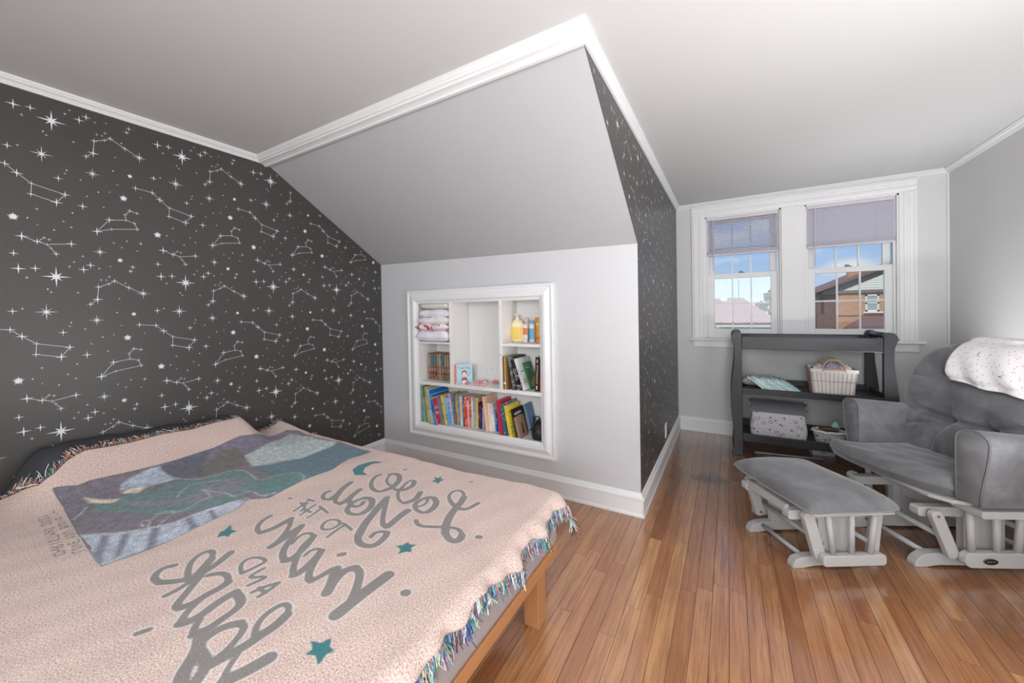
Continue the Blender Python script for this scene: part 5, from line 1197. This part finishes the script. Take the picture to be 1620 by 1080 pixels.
tag(put('wipes_packet', pillow_mb(2.80,3.13,SZ1+.001,.17,.11,.075,8,15,11,.1), mat('silver_packet', (214,212,214), .3, .1, 30), smooth=True), 'silvery white wipes packet behind the nappies', 'packet')
# ---- wire basket with liner
m_lin = mat('cream_canvas_liner', (230,227,222), .9, .05, 30, .4, 250); m_cop = mat('copper_wire', (168,122,104), .4, .08, 40); m_han = mat('tan_bamboo_handle', (184,150,122), .5, .1, 40)
wk_ = thing('wire_basket', 'copper wire basket with cream liner and two arched handles', 'basket', (3.305,2.965,SZ1))
bw0, bw1, bd0, bd1, bh = .122, .140, .092, .108, .200
def ring(s, z, w0=bw0, w1=bw1, d0=bd0, d1=bd1):
    w = w0+(w1-w0)*s; d = d0+(d1-d0)*s; r = .016; pts = []
    for (sx_, sy_, a0) in ((1,1,0),(-1,1,PI/2),(-1,-1,PI),(1,-1,1.5*PI)):
        for k in range(4):
            a = a0+k*PI/6; pts.append((sx_*(w-r)+r*math.cos(a), sy_*(d-r)+r*math.sin(a), z))
    return pts
lm = MB(); rr = []
for k in range(9):
    s = k/8; rg = ring(s, .003+bh*s)
    rr.append([(x*(1-.012*math.sin(9*s+7*i)), y*(1-.012*math.sin(8*s+5*i)), z) for i, (x, y, z) in enumerate(rg)])
inner = [[(x*.97,y*.97,z) for x, y, z in r] for r in rr[::-1]]
lm.loft(rr+inner[:-1]+[[(x*.97,y*.97,.008) for x,y,z in rr[0]]])
put('liner', lm, m_lin, wk_, smooth=True)
rm = MB(); rg0, rg1 = ring(1.0,bh-.022,bw0+.004,bw1+.004,bd0+.004,bd1+.004), ring(1.0,bh+.006,bw0+.005,bw1+.005,bd0+.005,bd1+.005)
rm.loft([rg0, rg1, [(x*.955,y*.955,z) for x,y,z in rg1], [(x*.955,y*.955,z) for x,y,z in rg0]])
put('liner_cuff', rm, m_lin, wk_, smooth=False)
for z_, s in ((.004,.02),(.11,.55),(bh-.02,.9)):
    put('wire_hoop', MB().tube([(x*1.02,y*1.025,z) for x,y,z in ring(s, z_)], .0016, 6, closed=True), m_cop, wk_)
for k in range(11):
    f = -1+2*k/10
    for sy_ in (-1,1): put('wire', MB().tube([(f*(bw0-.012),sy_*(bd0+.003),.003),(f*(bw1-.010),sy_*(bd1+.004),bh-.015)], .0013, 5), m_cop, wk_)
for k in range(1,7):
    f = -1+2*k/7
    for sx_ in (-1,1): put('wire', MB().tube([(sx_*(bw0+.003),f*(bd0-.01),.003),(sx_*(bw1+.004),f*(bd1-.01),bh-.015)], .0013, 5), m_cop, wk_)
for y_ in (-bd1-.001, bd1+.001):
    put('handle', MB().tube([(-.066,y_,bh-.012),(-.064,y_,bh+.015)]+[(-.062*math.cos(a),y_*(1-.12*math.sin(a)),bh+.018+.060*math.sin(a)) for a in [k*PI/14 for k in range(1,14)]]+[(.064,y_,bh+.015),(.066,y_,bh-.012)], .0055, 8), m_han, wk_, smooth=True)
    put('handle_bar', MB().box(-.07,y_-.006,bh-.004,.07,y_+.006,bh+.010), m_han, wk_, bevel=.002)
m_lav = mat('lavender_knit', (176,168,186), .95, .1, 50, .5, 300)
def rag(name, label, cx0, cy0, z0, wx, wy, hh, seed, m): return tag(put(name, pillow_mb(cx0,cy0,z0,wx,wy,hh,seed,17,13,.35), m, smooth=True), label, 'cloth', 'baby cloths in the baskets')
rag('baby_cloth', 'lavender grey knit bunched in the wire basket', 3.31,2.955,SZ1+.15,.11,.10,.095,12,m_lav)
rag('baby_cloth', 'beige cloth at the left in the wire basket', 3.235,2.985,SZ1+.15,.10,.12,.075,13,m_ln2)
rag('baby_cloth', 'white cloth at the right in the wire basket', 3.385,2.965,SZ1+.15,.08,.12,.078,14,m_ln)
# ---- fabric bin with space print
def doodle():
    t = NT('space_doodle_fabric'); p = t.obj(); sp = t.n('ShaderNodeSeparateXYZ'); t.l(p, sp.inputs[0])
    cb2 = t.n('ShaderNodeCombineXYZ'); t.l(t.math('ADD', sp.outputs['X'], t.math('MULTIPLY', sp.outputs['Y'], 1.0)), cb2.inputs[0]); t.l(sp.outputs['Z'], cb2.inputs[1]); q_ = cb2.outputs[0]
    v = t.n('ShaderNodeTexVoronoi'); v.voronoi_dimensions = '2D'; v.inputs['Scale'].default_value = 58; t.l(q_, v.inputs['Vector'])
    dots = t.ramp(v.outputs['Distance'], (.10,1.0),(.15,0.0))
    v2 = t.n('ShaderNodeTexVoronoi'); v2.voronoi_dimensions = '2D'; v2.inputs['Scale'].default_value = 19; t.l(q_, v2.inputs['Vector'])
    ringm = t.ramp(v2.outputs['Distance'], (.14,0.0),(.17,1.0),(.23,1.0),(.26,0.0)); gate = t.ramp(t.noise(t.map(q_,(11,11,1)),1.0,1), (.50,0.0),(.54,1.0))
    stars = t.ramp(v2.outputs['Distance'], (.10,1.0),(.13,0.0))
    c = t.mix(t.math('MULTIPLY', dots, .7), lin((198,196,200)), lin((90,90,96)))
    c = t.mix(t.math('MULTIPLY', ringm, gate), c, lin((118,118,124)))
    c = t.mix(t.math('MULTIPLY', stars, t.math('SUBTRACT', 1.0, gate)), c, lin((70,70,78)))
    t.set(c, .9); return t.m
m_dood = doodle(); m_binin = mat('grey_bin_lining', (138,136,142), .9, .05, 40, .2, 200)
bn = thing('fabric_bin', 'soft grey fabric bin printed with planets and stars on the lower shelf', 'bin', (2.958,2.965,SZ2), rz=math.radians(-2))
fr0 = MB(); rr = []
for k in range(8):
    s = k/7; w, d = .178+.012*math.sin(PI*min(1,s*1.3)), .105+.012*math.sin(PI*s); r = .03; pts = []
    for (sx_, sy_, a0) in ((1,1,0),(-1,1,PI/2),(-1,-1,PI),(1,-1,1.5*PI)):
        for j in range(5):
            a = a0+j*PI/8; pts.append((sx_*(w-r)+r*math.cos(a), sy_*(d-r)+r*math.sin(a)-.02*s, .001+.222*s))
    rr.append(pts)
fr0.loft(rr+[[(x*.96,y*.95,z) for x,y,z in rr[-1]],[(x*.93,y*.92,.01) for x,y,z in rr[0]]])
put('body', fr0, m_dood, bn, smooth=True)
lid = MB(); lid.grid(12,8,lambda u,v:(-.185+.37*u, -.120+.235*v, .224+.062*v+.010*math.sin(PI*u)*math.sin(PI*v)+.003*math.sin(20*u)))
lid.grid(12,8,lambda u,v:(-.185+.37*u, -.120+.235*v, .218+.062*v+.008*math.sin(PI*u)*math.sin(PI*v)))
put('flap', lid, m_binin, bn, smooth=True)
for sx_ in (-1,1): put('handle', MB().tube([(sx_*.188,-.03,.235),(sx_*.196,-.04,.275),(sx_*.192,.02,.292),(sx_*.188,.06,.270)], .006, 7), m_binin, bn, smooth=True)
# ---- small print basket with bits
sb = thing('small_fabric_basket', 'small cream fabric basket full of odds and ends on the lower shelf', 'basket', (3.285,2.93,SZ2))
rr = []
for k in range(6):
    s = k/5; rr.append([((.088+.014*s)*math.cos(a)*(1+.04*math.sin(5*a+4*s)), (.065+.012*s)*math.sin(a)*(1+.05*math.sin(4*a+3*s)), .001+.105*s) for a in [j*PI/10 for j in range(20)]])
q = MB(); q.loft(rr+[[(x*.93,y*.92,z) for x,y,z in rr[-1]],[(x*.9,y*.9,.02) for x,y,z in rr[0]]]); put('body', q, m_dood, sb, smooth=True)
put('cuff', MB().tube([(x*1.0,y*1.0,z+.004*math.sin(3*i)) for i,(x,y,z) in enumerate(rr[-1])], .010, 8, closed=True), m_lin, sb, smooth=True)
tag(put('brown_pouch', pillow_mb(3.285,2.94,SZ2+.105,.12,.07,.032,31,13,9,.1), mat('brown_leather', (112,72,56), .6, .1, 40), smooth=True), 'flat brown leather pouch on top of the small fabric basket', 'pouch')
tag(put('mint_cloth', MB().loft([[(3.325+.026*s*math.cos(a), 2.95+.02*s*math.sin(a), z) for a in [j*PI/6 for j in range(12)]] for s, z in ((1.1,SZ2+.128),(1.0,SZ2+.145),(.7,SZ2+.165),(.25,SZ2+.182))]), mat('mint_felt', (160,210,200), .9, .05), smooth=True), 'mint green felt peak sticking out of the small basket', 'cloth')
# ---- under the table
fb = thing('small_carton', 'small white carton on the floor under the changing table', 'box', (3.275,3.165,0), rz=math.radians(8))
put('body', MB().box(-.075,-.045,0,.075,.045,.042), mat('white_card', (222,220,218), .7, .03), fb, bevel=.001)
put('lid', MB().box(-.076,-.046,.042,.076,.046,.046), mat('white_card', (222,220,218), .7, .03), fb); disc('blue_mark', (0,.022), .018, .007, m_bluep, fb, -.0456)
tag(put('metal_rod', MB().tube([(2.80,2.93,.008),(3.26,2.99,.008)], .007, 8), mat('grey_metal_rod', (190,186,192), .35, .05), smooth=True), 'thin pale rod lying on the floor under the changing table', 'rod')
# ================================================================ GLIDER AND OTTOMAN
m_gp = mat('light_grey_painted_wood', (186,187,186), .45, .03, 10, .08, 200)
def suede():
    t = NT('grey_microsuede'); p = t.obj(); n = t.noise(p, 5.5, 5, .6, .6); n2 = t.noise(p, 60, 3)
    c = t.ramp(n, (.32, lin((98,99,102))), (.50, lin((118,119,122))), (.68, lin((142,143,146))))
    t.set(t.mix(t.math('MULTIPLY', n2, .25), c, lin((100,100,104))), .85, Sheen_Weight=.45, Sheen_Roughness=.4)
    t.bump(n2, .15, .001); return t.m
m_su = suede(); m_pipe = mat('grey_piping', (112,113,116), .8, .05)
m_badge = mat('dark_bronze_badge', (58,50,44), .35, .2, 60, Metallic=.6)
def rrect(x0, x1, z0, z1, r, n=5, which=(1,1,1,1)):
    pts = []
    for (cx0, cz0, a0, on_) in ((x1,z1,0,which[0]),(x0,z1,PI/2,which[1]),(x0,z0,PI,which[2]),(x1,z0,1.5*PI,which[3])):
        sx_ = 1 if cx0 == x1 else -1; sz_ = 1 if cz0 == z1 else -1
        if not on_: pts.append((cx0,cz0)); continue
        for k in range(n+1):
            a = a0+k*PI/2/n; pts.append((cx0-sx_*r+r*math.cos(a), cz0-sz_*r+r*math.sin(a)))
    return pts
def foot_prof(L, hgt):
    return [(0,0),(.05,0),(.11,.010),(L-.11,.010),(L-.05,0),(L,0),(L-.002,.018),(L-.016,.040),(L-.045,hgt*.92),(L-.085,hgt),(.085,hgt),(.045,hgt*.92),(.016,.040),(.002,.018)]
def bar(p, q, w):                                    # plank outline between two points, rounded ends
    p, q = Vector(p), Vector(q); d = (q-p).normalized(); n = Vector((-d.y,d.x)); pts = []
    for c, s in ((q,1),(p,-1)):
        for k in range(7):
            a = -PI/2+k*PI/6; v = d*s*math.cos(a)*w*.35 + n*s*math.sin(a)*w/2; pts.append((c.x+v.x, c.y+v.y))
    return pts
def base(t, L, ys, hgt, post, top, knob):
    """ys = [(inner side y0, y1)] for the two sides"""
    for (y0, y1) in ys:
        put('foot', MB().prism(foot_prof(L, hgt), 'y', y0, y1), m_gp, t, bevel=.003)
        put('post', MB().box(post[0],y0+.004,hgt-.02,post[1],y1-.004,top[0]+.01), m_gp, t, bevel=.002)
        put('base_rail', MB().prism(rrect(knob[0],knob[1],top[0],top[1],.014), 'y', y0, y1), m_gp, t, bevel=.002)
# ---------------- glider
gl = thing('glider_chair', 'grey microsuede glider chair with light grey wooden frame beside the right wall', 'glider chair', (3.362,1.55,0), rz=math.radians(28))
YC_ = .19
base(gl, .64, [(0,.042),(.338,.380)], .066, (.22,.40), (.240,.285), (.015,.60))
for yy in (-.012,.392):
    pass
for s in (-1,1):
    def ym(a, b):                                     # mirror a y-interval about the chair's middle
        return (a, b) if s < 0 else (2*YC_-b, 2*YC_-a)
    y0, y1 = ym(-.078,-.046)
    put('glide_rail', MB().prism(rrect(.140,.520,.048,.116,.030), 'y', y0, y1), m_gp, gl, bevel=.004)
    l0, l1 = ym(-.044,-.016)
    put('swing_arm', MB().prism(bar((.058,.268),(.128,.085),.050), 'y', l0, l1), m_gp, gl, bevel=.004)
    put('swing_arm', MB().prism(bar((.580,.268),(.515,.085),.050), 'y', l0, l1), m_gp, gl, bevel=.004)
    yc = (y0+y1)/2
    for xb, xt in ((.180,.172),(.287,.284),(.375,.392),(.480,.505)):
        put('spindle', MB().tube([(xb,yc,.110),(xt,yc,.312)], .0145, 12), m_gp, gl, smooth=True)
    a0, a1 = ym(-.150,-.020)
    put('arm_base', MB().prism(rrect(.130,.640,.306,.340,.010), 'y', a0, a1), m_gp, gl, bevel=.003)
    put('bolt', MB().tube([((.06),l0-.002 if s<0 else l1+.002,.262),(.06,l0+.004 if s<0 else l1-.004,.262)], .006, 8), m_metal, gl)
pl_ = [(.040,-.02),(.075,-.085),(.12,-.10),(.60,-.10),(.60,.48),(.12,.48),(.075,.465),(.040,.40)]
put('seat_board', MB().prism(pl_, 'z', .341, .358), m_gp, gl, bevel=.004)
for x_, z_, r_ in ((.075,.052,.0125),(.565,.052,.0125)): put('stretcher', MB().tube([(x_,.02,z_),(x_,.36,z_)], r_, 10), m_gp, gl, smooth=True)
for x_, z_ in ((.105,.155),(.535,.155)): put('cross_rod', MB().tube([(x_,-.03,z_),(x_,.41,z_)], .0125, 10), m_gp, gl, smooth=True)
put('cross_panel', MB().box(.255,.04,.19,.275,.34,.285), m_gp, gl, bevel=.002)
put('badge', MB().prism([(.242+.030*math.cos(k*PI/10), .080+.0135*math.sin(k*PI/10)) for k in range(20)], 'y', -.0815, -.077), m_badge, gl, bevel=.001)
put('badge_ring', MB().tube([(.242+.029*math.cos(k*PI/12), -.0818, .080+.0125*math.sin(k*PI/12)) for k in range(24)], .0012, 5, closed=True), m_metal, gl)
put('badge_letter', MB().tube([(.226,-.0822,.0775),(.232,-.0822,.0835),(.238,-.0822,.0775),(.244,-.0822,.0835),(.250,-.0822,.0775),(.257,-.0822,.083)], .0009, 5), m_metal, gl)
# seat cushion: bowed front, boxed edge
def seat():
    mb = MB(); N, M = 34, 30
    def outline(u, v):
        yy = -.072+.522*v
        fr = .085-.07*v-.068*(1-abs(2*v-1)**2.4); x = fr+(.500-fr)*u
        yy += .075*v*float(sst(0,1,max(0,1-u*4.5)))
        return x, yy
    def f(top):
        def g(u, v):
            x, y = outline(u, v); eu = min(1, u*16, (1-u)*16); ev = min(1, v*18, (1-v)*18)
            e = (max(0,1-(1-eu)**2)**.5)*(max(0,1-(1-ev)**2)**.5)
            wr = .004*math.sin(21*v+6*u)*math.exp(-u*3)+.0012*math.sin(33*u+8*v)
            z = (.402+.044*e+.010*math.sin(PI*u)*math.sin(PI*v)+wr*e) if top else (.402-.043*e)
            bulge = .010*(1-e)*0
            return (x, y, z)
        return g
    mb.grid(N,M,f(True)); mb.grid(N,M,f(False)); return mb
put('seat_cushion', seat(), m_su, gl, smooth=True)
def arm(y0, y1, outer, xo=0):
    """boxy padded arm, top rounded; outer = -1 when the outer side faces -y"""
    mb = MB(); rings = []; w = y1-y0
    def sect(x, k):
        top = .690-.055*max(0,(x-.10)/.52)-k*.010; bot = .366+k*.004; r = min(.048, w/2-.002)
        a, b = y0+k*.006, y1-k*.006; pts = []
        nb = b-.036 if outer > 0 else b; na = a+.036 if outer < 0 else a    # lower end tapers on the outer side
        pts.append((x, na, bot))
        for j in range(1,5): s = j/5; pts.append((x, na+(a-na)*sst(0,1,s), bot+(top-r-bot)*s))
        for j in range(9): t_ = PI-j*PI/8; pts.append((x, (a+b)/2+((b-a)/2)*math.cos(t_), top-r+r*math.sin(t_)))
        for j in range(4,0,-1): s = j/5; pts.append((x, nb+(b-nb)*sst(0,1,s), bot+(top-r-bot)*s))
        pts.append((x, nb, bot)); return [(p[0],float(p[1]),float(p[2])) for p in pts]
    for x, k in ((.098+xo,1.0),(.101+xo,.3),(.106+xo,0),(.2,0),(.3,0),(.4,0),(.5,0),(.58,0),(.605,.5),(.612,1.5)): rings.append(sect(x, k))
    mb.loft(rings); o = put('armrest', mb, m_su, gl, smooth=True)
    pts = sect(.1005+xo, .15); put('piping', MB().tube(pts, .0042, 7), m_pipe, o, smooth=True)
    sd = a_ = None
    return o
arm(-.205,-.076,-1); arm(.452,.562,1,.03)
# tufted back cushion
def back(u, v, side):
    s = 2*u-1                                         # across, v up
    half = .268+.090*math.sin(min(1,v*1.25)*PI*.62)
    if v > .60: half *= max(.0, 1-((v-.60)/.40)**2.6)**.5*.86+.14
    y = YC_+s*half
    tilt = math.radians(15); L = .675*v
    bx, bz = .415+math.sin(tilt)*L, .372+math.cos(tilt)*L
    e = (max(0,1-abs(s)**5)**.5)*(max(0,1-abs(2*v-1)**7)**.5)
    th = .088
    if side > 0:
        yy = s*half
        d = 0
        for ty_, tv in ((.085,.36),(-.085,.36)):
            rr2 = ((yy-ty_)/.055)**2+((v-tv)/.085)**2; d += .85*math.exp(-rr2)
        for tv, w_ in ((.36,.022),(.66,.025)): d += .38*math.exp(-((v-tv-.02*math.sin(6*yy))/w_)**2)*(1 if abs(yy) > .07 else .8)
        d += .42*math.exp(-((yy-.085-.10*(.36-v))/.020)**2)*math.exp(-((v-.18)/.18)**2)+.42*math.exp(-((yy+.085+.10*(.36-v))/.020)**2)*math.exp(-((v-.18)/.18)**2)
        d += .26*math.exp(-((v-.36-(abs(yy)-.085)*.35)/.018)**2)*(abs(yy)>.085)+.22*math.exp(-((v-.33+(abs(yy)-.085)*.45)/.016)**2)*(abs(yy)>.085)
        lump = 1+.10*math.sin(PI*v*3)*math.cos(6*yy)
        n_ = (th*1.05*lump-d*th*.75)*e
    else: n_ = -th*.65*e
    return (bx-n_*math.cos(tilt)*1.0, y, bz+n_*math.sin(tilt)*(1 if side > 0 else -1)*1.0)
bm_ = MB(); bm_.grid(130,120,lambda u,v: back(u,v,1)); bm_.grid(40,35,lambda u,v: back(u,v,-1))
put('back_cushion', bm_, m_su, gl, smooth=True)
for yy in (.085,-.085):
    p = back((yy/.355+1)/2, .36, 1); put('tuft_button', MB().lathe([(.001,-.004),(.008,-.003),(.010,0),(.008,.003),(.001,.004)], 10), m_su, gl, smooth=True).location = (p[0]-.004, YC_+yy, p[2])
put('back_frame', MB().box(.55,-.05,.33,.59,.43,.36).prism([(.585,.34),(.62,.34),(.80,1.0),(.765,1.0)], 'y', .0, .03).prism([(.585,.34),(.62,.34),(.80,1.0),(.765,1.0)], 'y', .35, .38), m_gp, gl, bevel=.003)
# ---- muslin over the back
def muslin_mat():
    t = NT('moon_star_muslin'); p = t.n('ShaderNodeAttribute', attribute_name='flatpos').outputs['Vector']
    v = t.n('ShaderNodeTexVoronoi'); v.voronoi_dimensions = '2D'; v.inputs['Scale'].default_value = 34; t.l(p, v.inputs['Vector'])
    c = t.mix(t.math('MULTIPLY', t.ramp(v.outputs['Distance'], (.10,1.0),(.15,0.0)), .55), lin((240,238,238)), lin((150,150,164)))
    n = t.ramp(t.noise(t.map(p,(15,15,1)),1.0,1), (.62,0.0),(.68,1.0)); c = t.mix(t.math('MULTIPLY', n, .35), c, lin((226,196,206)))
    m_ = t.n('ShaderNodeAttribute', attribute_name='moon').outputs['Fac']
    c = t.mix(t.math('SUBTRACT', .5, t.math('MULTIPLY', m_, 700), clamp=True), c, lin((118,116,130)))
    t.set(c, .9); return t.m
ms = thing('moon_print_muslin', 'white muslin with grey moons and stars draped over the glider back', 'blanket', (3.362,1.55,.80), rz=math.radians(28))
NU, NV = 60, 80
def bhalf(v):
    h_ = .268+.090*math.sin(min(1,v*1.25)*PI*.62)
    if v > .60: h_ *= max(.0, 1-((v-.60)/.40)**2.6)**.5*.86+.14
    return h_
def vtop(y):                                           # highest point of the cushion at this y
    lo, hi = .6, .985
    for _ in range(30):
        m = (lo+hi)/2
        if bhalf(m)*.93 > abs(y-YC_): lo = m
        else: hi = m
    return lo
def mus(u, v):
    y = .262-.48*u + .010*math.sin(9*v)                # across the chair
    vt = vtop(y); tot = .26+.10+.24; hem = .665-.06*min(1,max(0,(.262-y)/.35))
    d = v*tot; fl = .26
    if d < fl:
        w = d/fl; vv = hem+(vt-hem)*w; uu = ((y-YC_)/bhalf(vv)+1)/2
        p = back(min(.98,max(.02,uu)), vv, 1); k = 1-w
        x, z = p[0]-.024-.010*k-.005*math.sin(24*u+5*w)*k, p[2]+.012+.004*math.sin(15*u)*k
    else:
        p = back(((y-YC_)/bhalf(vt)+1)/2, vt, 1); r_ = back(((y-YC_)/bhalf(vt)+1)/2, vt, -1)
        wdt = max(.05, r_[0]-p[0]+.05); x0, z0 = p[0]-.024, p[2]+.012
        if d < fl+.10:
            a = (d-fl)/.10*PI; x = x0+wdt/2*(1-math.cos(a)); z = z0+.022*math.sin(a)
        else: x = x0+wdt+.004+.10*(d-fl-.10); z = z0-(d-fl-.10)
    return x, y, z-.80
vs = []; fp = []; mo = []
MOONS = [(.16,.16,.016,.3),(.30,.08,.016,2.6),(.46,.17,.016,.5),(.10,.30,.016,2.2),(.40,.30,.016,1.2)]
for i in range(NU):
    for j in range(NV):
        u, v = i/(NU-1), j/(NV-1); vs.append(mus(u,v)); a, b = u*.62, v*.53; fp.append((a,b,0)); best = .1
        for (mx_, my_, r_, an) in MOONS:
            d1 = math.hypot(a-mx_,b-my_)-r_; d2 = math.hypot(a-mx_-.006*math.cos(an),b-my_-.006*math.sin(an))-r_*.92; best = min(best, max(d1,-d2))
        mo.append(best)
me = bpy.data.meshes.new('cloth'); me.from_pydata(vs, [], [(i*NV+j,(i+1)*NV+j,(i+1)*NV+j+1,i*NV+j+1) for i in range(NU-1) for j in range(NV-1)])
x_ = me.attributes.new('flatpos','FLOAT_VECTOR','POINT'); x_.data.foreach_set('vector', np.array(fp,np.float32).ravel())
x_ = me.attributes.new('moon','FLOAT','POINT'); x_.data.foreach_set('value', np.array(mo,np.float32))
me.materials.append(muslin_mat()); me.polygons.foreach_set('use_smooth',[True]*len(me.polygons))
o = link('cloth', me, ms); s_ = o.modifiers.new('thick','SOLIDIFY'); s_.thickness = .004; s_.offset = 0
# ---------------- ottoman
ot = thing('ottoman', 'grey microsuede gliding ottoman with light grey wooden frame in front of the chair', 'ottoman', (2.872,1.256,0), rz=math.radians(32.2))
YO = .17
base(ot, .41, [(0,.040),(.300,.340)], .056, (.125,.275), (.232,.276), (-.02,.42))
for s in (-1,1):
    def ym(a, b): return (a, b) if s < 0 else (2*YO-b, 2*YO-a)
    y0, y1 = ym(-.072,-.042); yc = (y0+y1)/2
    put('glide_rail', MB().prism(rrect(.084,.376,.050,.100,.016), 'y', y0, y1), m_gp, ot, bevel=.004)
    l0, l1 = ym(-.040,-.012)
    put('swing_arm', MB().prism(bar((.046,.268),(.098,.080),.050), 'y', l0, l1), m_gp, ot, bevel=.003)
    put('swing_arm', MB().prism(bar((.372,.268),(.350,.080),.042), 'y', l0, l1), m_gp, ot, bevel=.003)
    for xb, xt in ((.140,.116),(.226,.226),(.312,.336)): put('spindle', MB().tube([(xb,yc,.096),(xt,yc,.290)], .0125, 12), m_gp, ot, smooth=True)
    yb = l1 if s < 0 else l0
    put('bolt', MB().tube([(.098,yb-.004,.085),(.098,yb+.004,.085)], .007, 8), m_metal, ot)
put('front_board', MB().box(-.012,.030,.252,.008,.310,.290), m_gp, ot, bevel=.003)
put('top_board', MB().prism(rrect(.030,.412,-.085,.425,.02), 'z', .288, .300), m_gp, ot, bevel=.003)
for x_, z_, a_, b_ in ((.070,.040,.02,.32),(.345,.040,.02,.32),(.112,.135,-.03,.37),(.335,.135,-.03,.37)): put('stretcher', MB().tube([(x_,a_,z_),(x_,b_,z_)], .0105, 10), m_gp, ot, smooth=True)
def ocush(top):
    def g(u, v):
        a, b = 2*u-1, 2*v-1; e = (max(0,1-abs(a)**7)**.5)*(max(0,1-abs(b)**9)**.5)
        k = 1-.035*(abs(a*b))**2
        return (.205+a*.216*k, YO+b*.284*k, .322+((.045*e+.020*(1-a*a)*(1-b*b)**.7+.003*math.sin(4*a+3*b)*e) if top else -.021*e))
    return g
q = MB().grid(40,50,ocush(True)); q.grid(40,50,ocush(False)); put('cushion', q, m_su, ot, smooth=True)

# ================================================================ ADDED FILL UPLIGHTERS, OUT OF VIEW
def uplighter(label, loc, hgt, watts, spread=PI):
    tl = thing('added_fill_lamp', label, 'added fill light', loc)
    put('base', MB().lathe([(.14,0),(.14,.015),(.03,.03),(.012,.04)], 24), m_plas, tl, smooth=True); put('pole', MB().lathe([(.012,.03),(.012,hgt-.05)], 12), m_plas, tl, smooth=True)
    put('bowl', MB().lathe([(r_, hgt+z_) for r_, z_ in ((.012,-.06),(.08,-.045),(.17,.01),(.20,.05),(.195,.05),(.16,.015),(.075,-.035),(.01,-.045))], 28), m_plas, tl, smooth=True)
    lo = light('added_fill_light', 'AREA', (0,0,hgt+.06), watts, (.985,.985,1.0), aim=(0,0,1), shape='DISK', size=.34, spread=spread); lo.parent = tl
uplighter('added fill uplight, unseen beside the viewer', (2.95,-.70,0), .70, 16)
uplighter('added fill uplight, unseen between the viewer and the glider chair', (3.74,.15,0), .35, 56)
uplighter('added fill uplighter lamp hidden behind the glider chair', (3.66,2.48,0), .40, 7.0, math.radians(120))
